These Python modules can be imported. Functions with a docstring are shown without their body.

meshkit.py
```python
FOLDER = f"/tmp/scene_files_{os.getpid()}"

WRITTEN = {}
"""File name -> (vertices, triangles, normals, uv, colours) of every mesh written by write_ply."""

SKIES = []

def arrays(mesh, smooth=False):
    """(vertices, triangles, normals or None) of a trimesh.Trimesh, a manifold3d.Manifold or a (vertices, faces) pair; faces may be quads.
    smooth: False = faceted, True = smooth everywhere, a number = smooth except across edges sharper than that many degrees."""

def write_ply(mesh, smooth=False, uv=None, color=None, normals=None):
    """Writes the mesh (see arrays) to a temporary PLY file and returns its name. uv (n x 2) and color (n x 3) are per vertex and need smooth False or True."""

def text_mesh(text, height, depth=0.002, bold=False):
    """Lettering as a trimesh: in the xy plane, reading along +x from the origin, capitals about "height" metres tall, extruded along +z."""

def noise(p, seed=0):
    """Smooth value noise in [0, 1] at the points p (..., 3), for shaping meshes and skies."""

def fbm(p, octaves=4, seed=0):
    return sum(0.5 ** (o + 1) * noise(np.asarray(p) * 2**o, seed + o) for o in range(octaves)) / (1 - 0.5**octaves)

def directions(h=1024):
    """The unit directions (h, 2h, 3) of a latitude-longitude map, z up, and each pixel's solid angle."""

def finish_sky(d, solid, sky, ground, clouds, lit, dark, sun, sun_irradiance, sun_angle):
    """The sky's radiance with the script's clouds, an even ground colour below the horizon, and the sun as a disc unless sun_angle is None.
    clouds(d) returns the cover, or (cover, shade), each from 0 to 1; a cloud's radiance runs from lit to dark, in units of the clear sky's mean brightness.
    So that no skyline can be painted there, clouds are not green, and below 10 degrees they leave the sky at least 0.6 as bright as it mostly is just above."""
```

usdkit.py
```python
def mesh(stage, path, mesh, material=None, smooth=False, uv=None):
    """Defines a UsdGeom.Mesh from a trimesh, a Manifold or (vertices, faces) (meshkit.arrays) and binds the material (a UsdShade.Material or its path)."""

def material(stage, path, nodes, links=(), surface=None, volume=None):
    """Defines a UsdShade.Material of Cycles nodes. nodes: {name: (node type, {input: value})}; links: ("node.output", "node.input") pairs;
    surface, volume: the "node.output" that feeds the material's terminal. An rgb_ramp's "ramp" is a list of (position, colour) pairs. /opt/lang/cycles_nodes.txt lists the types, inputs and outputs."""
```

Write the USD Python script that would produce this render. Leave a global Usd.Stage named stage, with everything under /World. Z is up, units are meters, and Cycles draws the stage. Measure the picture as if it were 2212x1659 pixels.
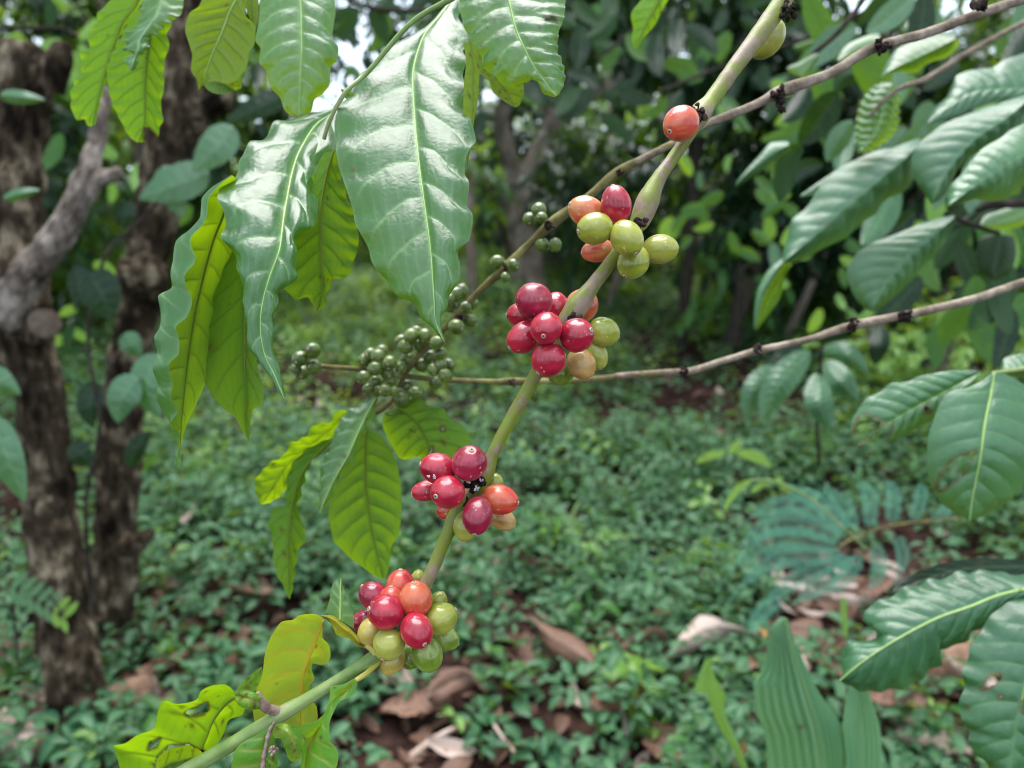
import math, random
import numpy as np, trimesh, usdkit, meshkit
from scipy.interpolate import PchipInterpolator
from scipy.ndimage import gaussian_filter1d
from pxr import Usd, UsdGeom, UsdLux, UsdShade, Gf, Sdf, Vt

random.seed(5)
RNG = np.random.default_rng(5)
stage = Usd.Stage.CreateInMemory()
UsdGeom.SetStageUpAxis(stage, UsdGeom.Tokens.z)
UsdGeom.SetStageMetersPerUnit(stage, 1.0)
UsdGeom.Xform.Define(stage, '/World')
stage.SetDefaultPrim(stage.GetPrimAtPath('/World'))

# ------------------------------------------------------------------ camera, sky, sun, exposure
W, H, HFOV = 2212.0, 1659.0, 67.0            # the photograph's size in the units used for measuring, and its field of view
F = W / 2 / math.tan(math.radians(HFOV / 2))
CAM_Z, PITCH = 1.15, 16.0
EXPOSURE = 2.2
FOCUS = 0.362
cam = UsdGeom.Camera.Define(stage, '/World/camera')
cam.AddTranslateOp().Set(Gf.Vec3d(0, 0, CAM_Z))
cam.AddRotateXYZOp().Set(Gf.Vec3f(90 - PITCH, 0, 0))
cam.CreateFocalLengthAttr(5.7)
cam.CreateHorizontalApertureAttr(2 * 5.7 * math.tan(math.radians(HFOV / 2)))
cam.CreateVerticalApertureAttr(2 * 5.7 * math.tan(math.radians(HFOV / 2)) * 0.75)
cam.CreateFStopAttr(1.5)
cam.CreateFocusDistanceAttr(FOCUS)
cam.CreateClippingRangeAttr(Gf.Vec2f(0.02, 500))
cam.CreateExposureAttr(EXPOSURE)

SUN_EL, SUN_ROT = math.radians(72), math.radians(-6)
dome = UsdLux.DomeLight.Define(stage, '/World/sky')
sky_m = usdkit.material(stage, '/World/Looks/sky', {
    's': ('sky_texture', {'sky_type': 'single_scattering', 'sun_disc': False, 'sun_elevation': SUN_EL, 'sun_rotation': SUN_ROT}),
    'tc': ('texture_coordinate', {}),
    'n': ('noise_texture', {'scale': 2.2, 'detail': 5.0, 'roughness': 0.6}),
    'r': ('rgb_ramp', {'ramp': [(0.25, (0.78, 0.78, 0.78)), (0.6, (0.97, 0.97, 0.97))]}),
    'cl': ('color', {'value': (8.3, 9.7, 11.5)}),
    'm': ('mix_color', {'use_clamp': False}),
    'b': ('background_shader', {'strength': 0.052}),
}, [('tc.generated', 'n.vector'), ('n.fac', 'r.fac'), ('r.color', 'm.fac'), ('s.color', 'm.a'), ('cl.color', 'm.b'), ('m.result', 'b.color')], surface='b.background')
UsdShade.MaterialBindingAPI.Apply(dome.GetPrim()).Bind(sky_m)
sun = UsdLux.DistantLight.Define(stage, '/World/sun')
sun.CreateIntensityAttr(0.40); sun.CreateAngleAttr(50.0); sun.CreateNormalizeAttr(True)
sun.CreateColorAttr(Gf.Vec3f(1.0, 0.97, 0.92))
sun.AddRotateXYZOp().Set(Gf.Vec3f(90 - math.degrees(SUN_EL), 0, 180 - math.degrees(SUN_ROT)))
dome.GetPrim().SetCustomDataByKey('kind', 'structure')
dome.GetPrim().SetCustomDataByKey('label', 'bright overcast sky glimpsed through gaps in the trees')

# ------------------------------------------------------------------ helpers
CA, SA = math.cos(math.radians(90 - PITCH)), math.sin(math.radians(90 - PITCH))
def P(x, y, d):
    """The point of the place that lies d metres in front of the lens, measured where the photograph shows it."""
    x, y, d = np.broadcast_arrays(np.asarray(x, float), np.asarray(y, float), np.asarray(d, float))
    c = np.stack([(x - W / 2) / F * d, (H / 2 - y) / F * d, -d], -1)
    return np.stack([c[..., 0], c[..., 1] * CA - c[..., 2] * SA, CAM_Z + c[..., 1] * SA + c[..., 2] * CA], -1)
EYE = np.array([0, 0, CAM_Z])
def G(x, y, z=0.0):
    """Where the line of sight meets the ground."""
    v = P(x, y, 1.0) - EYE
    return EYE + v * ((z - CAM_Z) / v[2])
def zm(ox, oy, s):
    return lambda *pts: [(ox + s * a, oy + s * b) for a, b in pts]
Z1, Z2, Z4, R1, R2, R4, R5 = zm(0, 0, .3515), zm(691, 0, .3515), zm(0, 536, .3515), zm(691, 536, .3515), zm(1434, 536, .3515), zm(691, 1076, .3515), zm(1434, 1076, .3515)
ZB, ZC, ZD, ZT, I = zm(216, 1210, .293), zm(1598, 86.4, .3958), zm(518, 821, .2864), zm(0, 0, .25), zm(0, 0, 1.0)

taken = {}
def numbered(parent, name):
    k = (parent, name); n = taken.get(k, 0); taken[k] = n + 1
    return f'{parent}/{name}' + (f'_{n:03d}' if n else '')
def tag(prim, label=None, category=None, group=None, kind=None):
    for k, v in (('label', label), ('category', category), ('group', group), ('kind', kind)):
        if v: prim.SetCustomDataByKey(k, v)
    return prim
def thing(name, label, category, loc=(0, 0, 0), group=None):
    x = UsdGeom.Xform.Define(stage, numbered('/World', name))
    x.AddTranslateOp().Set(Gf.Vec3d(*map(float, loc)))
    tag(x.GetPrim(), label, category, group)
    x.GetPrim().SetCustomDataByKey('_o', ','.join(map(repr, map(float, loc))))
    return x.GetPrim()
def origin(prim):
    while prim and prim.GetPath() != Sdf.Path('/World'):
        s = prim.GetCustomDataByKey('_o')
        if s: return np.array([float(v) for v in s.split(',')])
        prim = prim.GetParent()
    return np.zeros(3)
def part(name, mesh, mat, parent=None, label=None, data=None, smooth=True, kind=None):
    """One mesh; its points are given in the world and stored relative to its thing."""
    v, f = (np.asarray(mesh.vertices), np.asarray(mesh.faces)) if hasattr(mesh, 'vertices') else mesh
    base = str(parent.GetPath()) if parent else '/World'
    v = np.asarray(v, float) - (origin(parent) if parent else 0)
    m = usdkit.mesh(stage, numbered(base, name), (v, f), MAT[mat], smooth=smooth)
    m.CreateDoubleSidedAttr(True)
    if data is not None:
        UsdGeom.PrimvarsAPI(m).CreatePrimvar('leaf_data', Sdf.ValueTypeNames.Color3fArray, 'vertex').Set(Vt.Vec3fArray.FromNumpy(np.asarray(data, np.float32)))
    tag(m.GetPrim(), label, None, None, kind)
    return m.GetPrim()
def copy_of(src, name, label, category, loc, rotz=0, scale=1.0, group=None):
    x = UsdGeom.Xform.Define(stage, numbered('/World', name))
    x.GetPrim().GetReferences().AddInternalReference(src.GetPath())
    x.ClearXformOpOrder()
    x.AddTranslateOp().Set(Gf.Vec3d(*map(float, loc))); x.AddRotateZOp().Set(float(rotz)); x.AddScaleOp().Set(Gf.Vec3f(scale, scale, scale))
    x.GetPrim().SetInstanceable(True)
    tag(x.GetPrim(), label, category, group)
    return x.GetPrim()

# ------------------------------------------------------------------ materials
MAT = {}
def leaf_mat(name, top, top2, under, trans, trans2, fac=0.42, rough=0.36, vein=(0.22, 0.34, 0.08), vein_t=(0.10, 0.14, 0.012), spec=0.5, spot=(0.10, 0.045, 0.015), bump=0.25, nscale=220.0, vstr=0.75):
    MAT[name] = usdkit.material(stage, f'/World/Looks/{name}', {
        'a': ('attribute', {'attribute': 'leaf_data'}), 'sep': ('separate_color', {}),
        'g': ('geometry', {}), 'oi': ('object_info', {}),
        'tc': ('texture_coordinate', {}),
        'n': ('noise_texture', {'scale': 60.0, 'detail': 4.0}),
        'fine': ('noise_texture', {'scale': nscale, 'detail': 4.0, 'roughness': 0.6}),
        'vor': ('voronoi_texture', {'scale': nscale * 1.3, 'feature': 'distance_to_edge'}),
        'sum': ('math', {'math_type': 'multiply_add', 'value2': 0.55}),
        'mx': ('mix_color', {'a': top, 'b': top2}),
        'vf': ('math', {'math_type': 'multiply', 'value2': vstr}),
        'mv': ('mix_color', {'b': vein}),
        'mu': ('mix_color', {'b': under}),
        'ms': ('mix_color', {'b': spot}),
        'tx': ('mix_color', {'a': trans, 'b': trans2}),
        'tv': ('mix_color', {'b': vein_t}),
        'ts': ('mix_color', {'b': tuple(x * 0.5 for x in spot)}),
        'rr': ('map_range', {'from_min': 0.0, 'from_max': 1.0, 'to_min': rough, 'to_max': 0.6}),
        'sl': ('map_range', {'from_min': 0.0, 'from_max': 1.0, 'to_min': spec, 'to_max': 0.15}),
        'hs': ('math', {'math_type': 'multiply_add', 'value2': 0.6}),
        'bp': ('bump', {'strength': bump, 'distance': 0.0012}),
        'p': ('principled_bsdf', {'specular_ior_level': spec}),
        't': ('translucent_bsdf', {}),
        'mix': ('mix_closure', {'fac': fac}),
    }, [('a.color', 'sep.color'), ('tc.object', 'n.vector'), ('tc.object', 'fine.vector'), ('tc.object', 'vor.vector'),
        ('n.fac', 'sum.value1'), ('sep.g', 'sum.value3'), ('sum.value', 'mx.fac'), ('sep.r', 'vf.value1'), ('vf.value', 'mv.fac'), ('mx.result', 'mv.a'),
        ('mv.result', 'mu.a'), ('g.backfacing', 'mu.fac'), ('mu.result', 'ms.a'), ('sep.b', 'ms.fac'),
        ('sum.value', 'tx.fac'), ('tx.result', 'tv.a'), ('vf.value', 'tv.fac'), ('tv.result', 'ts.a'), ('sep.b', 'ts.fac'),
        ('g.backfacing', 'rr.value'), ('g.backfacing', 'sl.value'), ('sl.result', 'p.specular_ior_level'), ('rr.result', 'p.roughness'),
        ('vor.distance', 'hs.value1'), ('fine.fac', 'hs.value3'), ('hs.value', 'bp.height'), ('bp.normal', 'p.normal'),
        ('ms.result', 'p.base_color'), ('ts.result', 't.color'), ('p.BSDF', 'mix.closure1'), ('t.BSDF', 'mix.closure2')], surface='mix.closure')
leaf_mat('coffee_leaf', (0.006, 0.052, 0.012), (0.016, 0.088, 0.016), (0.05, 0.12, 0.012), (0.40, 0.64, 0.003), (0.50, 0.70, 0.004), fac=0.35, rough=0.35, spec=0.9, vein=(0.20, 0.36, 0.13), vein_t=(0.16, 0.22, 0.01))
leaf_mat('young_leaf', (0.05, 0.18, 0.02), (0.11, 0.28, 0.02), (0.08, 0.18, 0.012), (0.36, 0.62, 0.003), (0.46, 0.68, 0.006), fac=0.44, rough=0.38, vein=(0.42, 0.46, 0.10))
leaf_mat('yellow_leaf', (0.22, 0.30, 0.03), (0.34, 0.36, 0.04), (0.26, 0.33, 0.04), (0.34, 0.48, 0.015), (0.46, 0.52, 0.016), fac=0.44, rough=0.4, vein=(0.5, 0.38, 0.04), vein_t=(0.6, 0.36, 0.02))
leaf_mat('olive_leaf', (0.08, 0.15, 0.02), (0.12, 0.18, 0.02), (0.12, 0.18, 0.025), (0.30, 0.46, 0.008), (0.36, 0.46, 0.012), fac=0.38, rough=0.4)
leaf_mat('matte_leaf', (0.014, 0.072, 0.030), (0.034, 0.12, 0.042), (0.08, 0.16, 0.045), (0.20, 0.42, 0.02), (0.30, 0.52, 0.02), fac=0.13, rough=0.40, spec=0.75, vein=(0.10, 0.22, 0.07), vstr=0.5)
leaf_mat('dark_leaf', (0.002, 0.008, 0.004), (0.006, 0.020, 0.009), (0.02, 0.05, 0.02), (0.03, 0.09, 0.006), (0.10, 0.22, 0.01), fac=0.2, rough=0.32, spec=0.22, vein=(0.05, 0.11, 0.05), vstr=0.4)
leaf_mat('mid_leaf', (0.007, 0.036, 0.010), (0.04, 0.13, 0.025), (0.035, 0.09, 0.018), (0.18, 0.40, 0.01), (0.36, 0.55, 0.015), fac=0.30, rough=0.34, spec=0.22, vein=(0.08, 0.17, 0.06), vstr=0.4)
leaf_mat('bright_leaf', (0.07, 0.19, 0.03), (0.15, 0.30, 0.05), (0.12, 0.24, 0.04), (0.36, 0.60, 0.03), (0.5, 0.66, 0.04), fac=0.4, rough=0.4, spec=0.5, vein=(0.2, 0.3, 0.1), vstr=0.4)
leaf_mat('weed_leaf', (0.005, 0.031, 0.015), (0.026, 0.098, 0.045), (0.08, 0.16, 0.07), (0.22, 0.44, 0.06), (0.32, 0.52, 0.07), fac=0.18, rough=0.42, spec=0.2, vein=(0.12, 0.22, 0.1), vstr=0.5)
leaf_mat('fern_leaf', (0.09, 0.29, 0.21), (0.14, 0.35, 0.26), (0.11, 0.30, 0.22), (0.14, 0.40, 0.2), (0.2, 0.44, 0.2), fac=0.3, rough=0.5, spec=0.4)
leaf_mat('ginger_leaf', (0.06, 0.18, 0.08), (0.11, 0.25, 0.12), (0.10, 0.2, 0.08), (0.26, 0.5, 0.06), (0.3, 0.52, 0.08), fac=0.16, rough=0.45, spec=0.45, vein=(0.26, 0.40, 0.22), vstr=0.45)
leaf_mat('dead_leaf', (0.09, 0.045, 0.03), (0.23, 0.125, 0.085), (0.11, 0.06, 0.04), (0.10, 0.05, 0.02), (0.14, 0.07, 0.03), fac=0.08, rough=0.6, spec=0.35, vein=(0.10, 0.05, 0.03), vein_t=(0.05, 0.02, 0.01))
leaf_mat('pale_dead_leaf', (0.40, 0.30, 0.26), (0.52, 0.42, 0.37), (0.40, 0.31, 0.27), (0.2, 0.14, 0.1), (0.24, 0.16, 0.1), fac=0.08, rough=0.6, spec=0.3, vein=(0.3, 0.2, 0.16), vein_t=(0.05, 0.02, 0.01))
leaf_mat('ochre_leaf', (0.36, 0.17, 0.045), (0.45, 0.24, 0.07), (0.3, 0.15, 0.05), (0.25, 0.12, 0.02), (0.3, 0.14, 0.02), fac=0.12, rough=0.55, spec=0.35, vein=(0.25, 0.12, 0.04), vein_t=(0.1, 0.04, 0.01))

def bark_mat(name, c1, c2, c3, scale=30.0, streak=(1, 1, 0.25), bump=0.8, dist=0.008, rough=0.85, lo=0.35, hi=0.65, spec=0.06):
    MAT[name] = usdkit.material(stage, f'/World/Looks/{name}', {
        'tc': ('texture_coordinate', {}), 'mp': ('mapping', {'scale': streak}),
        'n': ('noise_texture', {'scale': scale, 'detail': 7.0, 'roughness': 0.65}),
        'n2': ('noise_texture', {'scale': scale * 0.3, 'detail': 4.0}),
        'r': ('rgb_ramp', {'ramp': [(lo, c1), ((lo + hi) / 2, c2), (hi, c3)]}),
        'mx': ('math', {'math_type': 'multiply_add', 'value2': 0.5}), 'hf': ('math', {'math_type': 'multiply', 'value2': 0.5}),
        'b': ('bump', {'strength': bump, 'distance': dist}),
        'p': ('principled_bsdf', {'roughness': rough, 'specular_ior_level': spec}),
    }, [('tc.object', 'mp.vector'), ('mp.vector', 'n.vector'), ('tc.object', 'n2.vector'), ('n2.fac', 'hf.value1'), ('n.fac', 'mx.value1'), ('hf.value', 'mx.value3'),
        ('mx.value', 'r.fac'), ('r.color', 'p.base_color'), ('n.fac', 'b.height'), ('b.normal', 'p.normal')], surface='p.BSDF')
bark_mat('trunk_bark', (0.008, 0.0055, 0.0035), (0.052, 0.037, 0.024), (0.25, 0.20, 0.14), scale=46, streak=(1, 1, 0.3), lo=0.40, hi=0.62, bump=1.0, dist=0.012)
bark_mat('limb_bark', (0.04, 0.03, 0.024), (0.15, 0.12, 0.10), (0.34, 0.285, 0.245), scale=60, streak=(1, 1, 0.5), lo=0.38, hi=0.62)
bark_mat('far_bark', (0.06, 0.046, 0.037), (0.17, 0.135, 0.11), (0.34, 0.28, 0.235), scale=22)
bark_mat('pink_bark', (0.12, 0.08, 0.07), (0.24, 0.17, 0.145), (0.40, 0.30, 0.27), scale=14)
bark_mat('twig_grey', (0.07, 0.053, 0.04), (0.18, 0.14, 0.105), (0.34, 0.275, 0.22), scale=160, streak=(1, 1, 1), dist=0.0012, rough=0.7)
bark_mat('cherry_stem', (0.145, 0.18, 0.014), (0.165, 0.15, 0.04), (0.22, 0.16, 0.11), scale=240, streak=(1, 1, 0.6), dist=0.0008, rough=0.45, bump=0.5, lo=0.45, hi=0.55, spec=0.45)
bark_mat('green_stem', (0.10, 0.17, 0.035), (0.18, 0.25, 0.075), (0.28, 0.26, 0.15), scale=90, streak=(1, 1, 1), dist=0.0006, rough=0.45, bump=0.3, spec=0.45)
bark_mat('brown_green_twig', (0.07, 0.055, 0.03), (0.13, 0.11, 0.045), (0.26, 0.23, 0.09), scale=110, streak=(1, 1, 1), dist=0.0008, rough=0.6)
bark_mat('node_dark', (0.012, 0.008, 0.007), (0.03, 0.02, 0.018), (0.09, 0.065, 0.055), scale=260, streak=(1, 1, 1), dist=0.002)
bark_mat('mealy_white', (0.3, 0.3, 0.33), (0.5, 0.5, 0.55), (0.7, 0.7, 0.74), scale=400, streak=(1, 1, 1), dist=0.001)
bark_mat('petiole_dry', (0.12, 0.07, 0.055), (0.26, 0.18, 0.15), (0.4, 0.32, 0.26), scale=200, streak=(1, 1, 1), dist=0.001)
bark_mat('petiole_yellow', (0.36, 0.34, 0.05), (0.46, 0.40, 0.08), (0.42, 0.28, 0.10), scale=120, streak=(1, 1, 1), dist=0.0005, rough=0.45, spec=0.45)
bark_mat('log_wood', (0.10, 0.055, 0.035), (0.20, 0.12, 0.085), (0.34, 0.22, 0.16), scale=60, streak=(1, 1, 1))
bark_mat('pale_wood', (0.24, 0.16, 0.12), (0.40, 0.30, 0.25), (0.55, 0.45, 0.40), scale=50, streak=(1, 1, 1))
bark_mat('cut_wood', (0.05, 0.035, 0.025), (0.11, 0.08, 0.06), (0.19, 0.145, 0.115), scale=60, streak=(1, 1, 1))
bark_mat('dark_twig', (0.012, 0.01, 0.008), (0.03, 0.024, 0.02), (0.06, 0.05, 0.04), scale=120, streak=(1, 1, 1), dist=0.001)
bark_mat('midrib_pale', (0.22, 0.36, 0.08), (0.28, 0.42, 0.11), (0.34, 0.46, 0.16), scale=90, streak=(1, 1, 1), dist=0.0002, rough=0.45, bump=0.1, spec=0.45)
bark_mat('midrib_dark', (0.08, 0.11, 0.012), (0.12, 0.14, 0.02), (0.16, 0.17, 0.03), scale=90, streak=(1, 1, 1), dist=0.0002, rough=0.5, bump=0.1)
bark_mat('midrib_yellow', (0.42, 0.26, 0.02), (0.5, 0.32, 0.03), (0.3, 0.14, 0.02), scale=60, streak=(1, 1, 1), dist=0.0002, rough=0.5, bump=0.1)
bark_mat('soil', (0.007, 0.0035, 0.003), (0.022, 0.011, 0.009), (0.07, 0.038, 0.030), scale=14, streak=(1, 1, 1), dist=0.02, rough=0.95)

def cherry_mat(name, c1, c2, c3, rough=0.22, coat=0.35, sss=0.05, streak=0.8):
    MAT[name] = usdkit.material(stage, f'/World/Looks/{name}', {
        'a': ('attribute', {'attribute': 'leaf_data'}), 'sep': ('separate_color', {}),
        'tc': ('texture_coordinate', {}), 'n2': ('noise_texture', {'scale': 420.0, 'detail': 3.0}),
        'n': ('noise_texture', {'scale': 95.0, 'detail': 3.0}),
        'r': ('rgb_ramp', {'ramp': [(0.15, c1), (0.5, c2), (0.85, c3)]}),
        'mul': ('math', {'math_type': 'multiply_add', 'value2': 0.35}),
        'sp': ('rgb_ramp', {'ramp': [(0.66, (0, 0, 0)), (0.72, (0.75, 0.75, 0.75))]}),
        'ms': ('mix_color', {'b': (0.55, 0.34, 0.22)}), 'mb': ('mix_color', {'b': (0.10, 0.045, 0.03)}),
        'bp': ('bump', {'strength': 0.12, 'distance': 0.0004}),
        'rr': ('map_range', {'from_min': 0.3, 'from_max': 0.7, 'to_min': rough * 0.8, 'to_max': rough * 1.7}),
        'p': ('principled_bsdf', {'coat_weight': coat, 'coat_roughness': 0.12, 'specular_ior_level': 0.5, 'subsurface_weight': sss, 'subsurface_scale': 0.002, 'subsurface_radius': (1.0, 0.3, 0.15)}),
    }, [('a.color', 'sep.color'), ('tc.object', 'n.vector'), ('tc.object', 'n2.vector'), ('n.fac', 'mul.value1'), ('sep.r', 'mul.value3'), ('mul.value', 'r.fac'),
        ('n2.fac', 'sp.fac'), ('r.color', 'ms.a'), ('sp.color', 'ms.fac'), ('ms.result', 'mb.a'), ('sep.b', 'mb.fac'), ('mb.result', 'p.base_color'),
        ('n.fac', 'rr.value'), ('rr.result', 'p.roughness'), ('n2.fac', 'bp.height'), ('bp.normal', 'p.normal')], surface='p.BSDF')
cherry_mat('cherry_red', (0.17, 0.003, 0.014), (0.26, 0.006, 0.022), (0.36, 0.014, 0.034))
cherry_mat('cherry_dark', (0.10, 0.003, 0.014), (0.17, 0.006, 0.022), (0.26, 0.011, 0.034))
cherry_mat('cherry_orange', (0.36, 0.035, 0.02), (0.44, 0.085, 0.035), (0.46, 0.19, 0.065))
cherry_mat('cherry_redorange', (0.30, 0.010, 0.018), (0.42, 0.03, 0.024), (0.46, 0.10, 0.04))
cherry_mat('cherry_green', (0.13, 0.16, 0.012), (0.21, 0.235, 0.022), (0.29, 0.29, 0.05))
cherry_mat('cherry_deepgreen', (0.07, 0.12, 0.01), (0.125, 0.19, 0.018), (0.23, 0.30, 0.06))
cherry_mat('cherry_yellow', (0.34, 0.19, 0.03), (0.42, 0.28, 0.07), (0.36, 0.29, 0.06))
cherry_mat('cherry_brown', (0.26, 0.10, 0.02), (0.36, 0.19, 0.05), (0.42, 0.28, 0.10))
cherry_mat('berry_green', (0.022, 0.043, 0.004), (0.045, 0.080, 0.008), (0.09, 0.13, 0.02), rough=0.3)
cherry_mat('calyx_brown', (0.12, 0.06, 0.04), (0.28, 0.17, 0.11), (0.42, 0.31, 0.22), rough=0.6, coat=0.0, sss=0.0)

# ------------------------------------------------------------------ shape builders
def grid_faces(nu, nv, flip=False):
    a = (np.arange(nu - 1)[:, None] * nv + np.arange(nv - 1)[None, :]).ravel()
    q = np.stack([a, a + 1, a + nv + 1, a + nv], 1)
    if flip: q = q[:, ::-1]
    return np.vstack([q[:, [0, 1, 2]], q[:, [0, 2, 3]]])
def resample(pts, n, smooth=0.0):
    p = np.asarray(pts, float)
    s = np.r_[0, np.cumsum(np.linalg.norm(np.diff(p, axis=0), axis=1) + 1e-9)]
    t = np.linspace(0, 1, n)
    q = PchipInterpolator(s / s[-1], p)(t)
    return gaussian_filter1d(q, smooth, axis=0, mode='nearest') if smooth else q
def tube(path, radii, n=10, lump=0.0, seed=0, lump_scale=30.0, steps=None, close=True):
    path, radii = np.asarray(path, float), np.asarray(radii, float)
    if steps:
        s = np.r_[0, np.cumsum(np.linalg.norm(np.diff(path, axis=0), axis=1))]; s /= s[-1]
        t = np.linspace(0, 1, steps); path, radii = PchipInterpolator(s, path)(t), PchipInterpolator(s, radii)(t)
    tan = np.gradient(path, axis=0); tan /= np.linalg.norm(tan, axis=1, keepdims=True)
    ref = np.array([0.31, 0.9, 0.3]); ref = ref - tan[0] * (ref @ tan[0])
    nrm = np.zeros_like(path)
    for i, t_ in enumerate(tan):
        ref = ref - t_ * (ref @ t_); ref /= np.linalg.norm(ref); nrm[i] = ref
    bi = np.cross(tan, nrm)
    a = np.linspace(0, 2 * np.pi, n, endpoint=False)
    ring = nrm[:, None] * np.cos(a)[None, :, None] + bi[:, None] * np.sin(a)[None, :, None]
    r = np.repeat(radii[:, None], n, 1)
    if lump:
        c = path[:, None] + ring * r[..., None]
        r = r * (1 + lump * 2 * (meshkit.fbm(c * lump_scale, 4, seed) - 0.5))
    v = (path[:, None] + ring * r[..., None]).reshape(-1, 3)
    k = len(path); f = []
    i = np.arange(k - 1)[:, None] * n; j = np.arange(n)[None]; j2 = (j + 1) % n
    f = np.concatenate([np.stack([(i + j).ravel(), (i + j2).ravel(), (i + n + j2).ravel()], 1), np.stack([(i + j).ravel(), (i + n + j2).ravel(), (i + n + j).ravel()], 1)])
    if close:
        v = np.vstack([v, path[0] - tan[0] * radii[0] * 0.25, path[-1] + tan[-1] * radii[-1] * 0.25])
        j = np.arange(n)
        f = np.vstack([f, np.stack([np.full(n, k * n), (j + 1) % n, j], 1), np.stack([np.full(n, k * n + 1), (k - 1) * n + j, (k - 1) * n + (j + 1) % n], 1)])
    return v, f
def join(*ms):
    vs, fs, o = [], [], 0
    for v, f in ms:
        vs.append(v); fs.append(np.asarray(f) + o); o += len(v)
    return np.vstack(vs), np.vstack(fs)
def inside(p, poly):
    poly = np.asarray(poly, float); x, y = p[:, 0], p[:, 1]; c = np.zeros(len(p), bool); j = len(poly) - 1
    for i in range(len(poly)):
        (xi, yi), (xj, yj) = poly[i], poly[j]
        c ^= ((yi > y) != (yj > y)) & (x < (xj - xi) * (y - yi) / (yj - yi + 1e-12) + xi); j = i
    return c
LEAF_N = [0]
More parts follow.
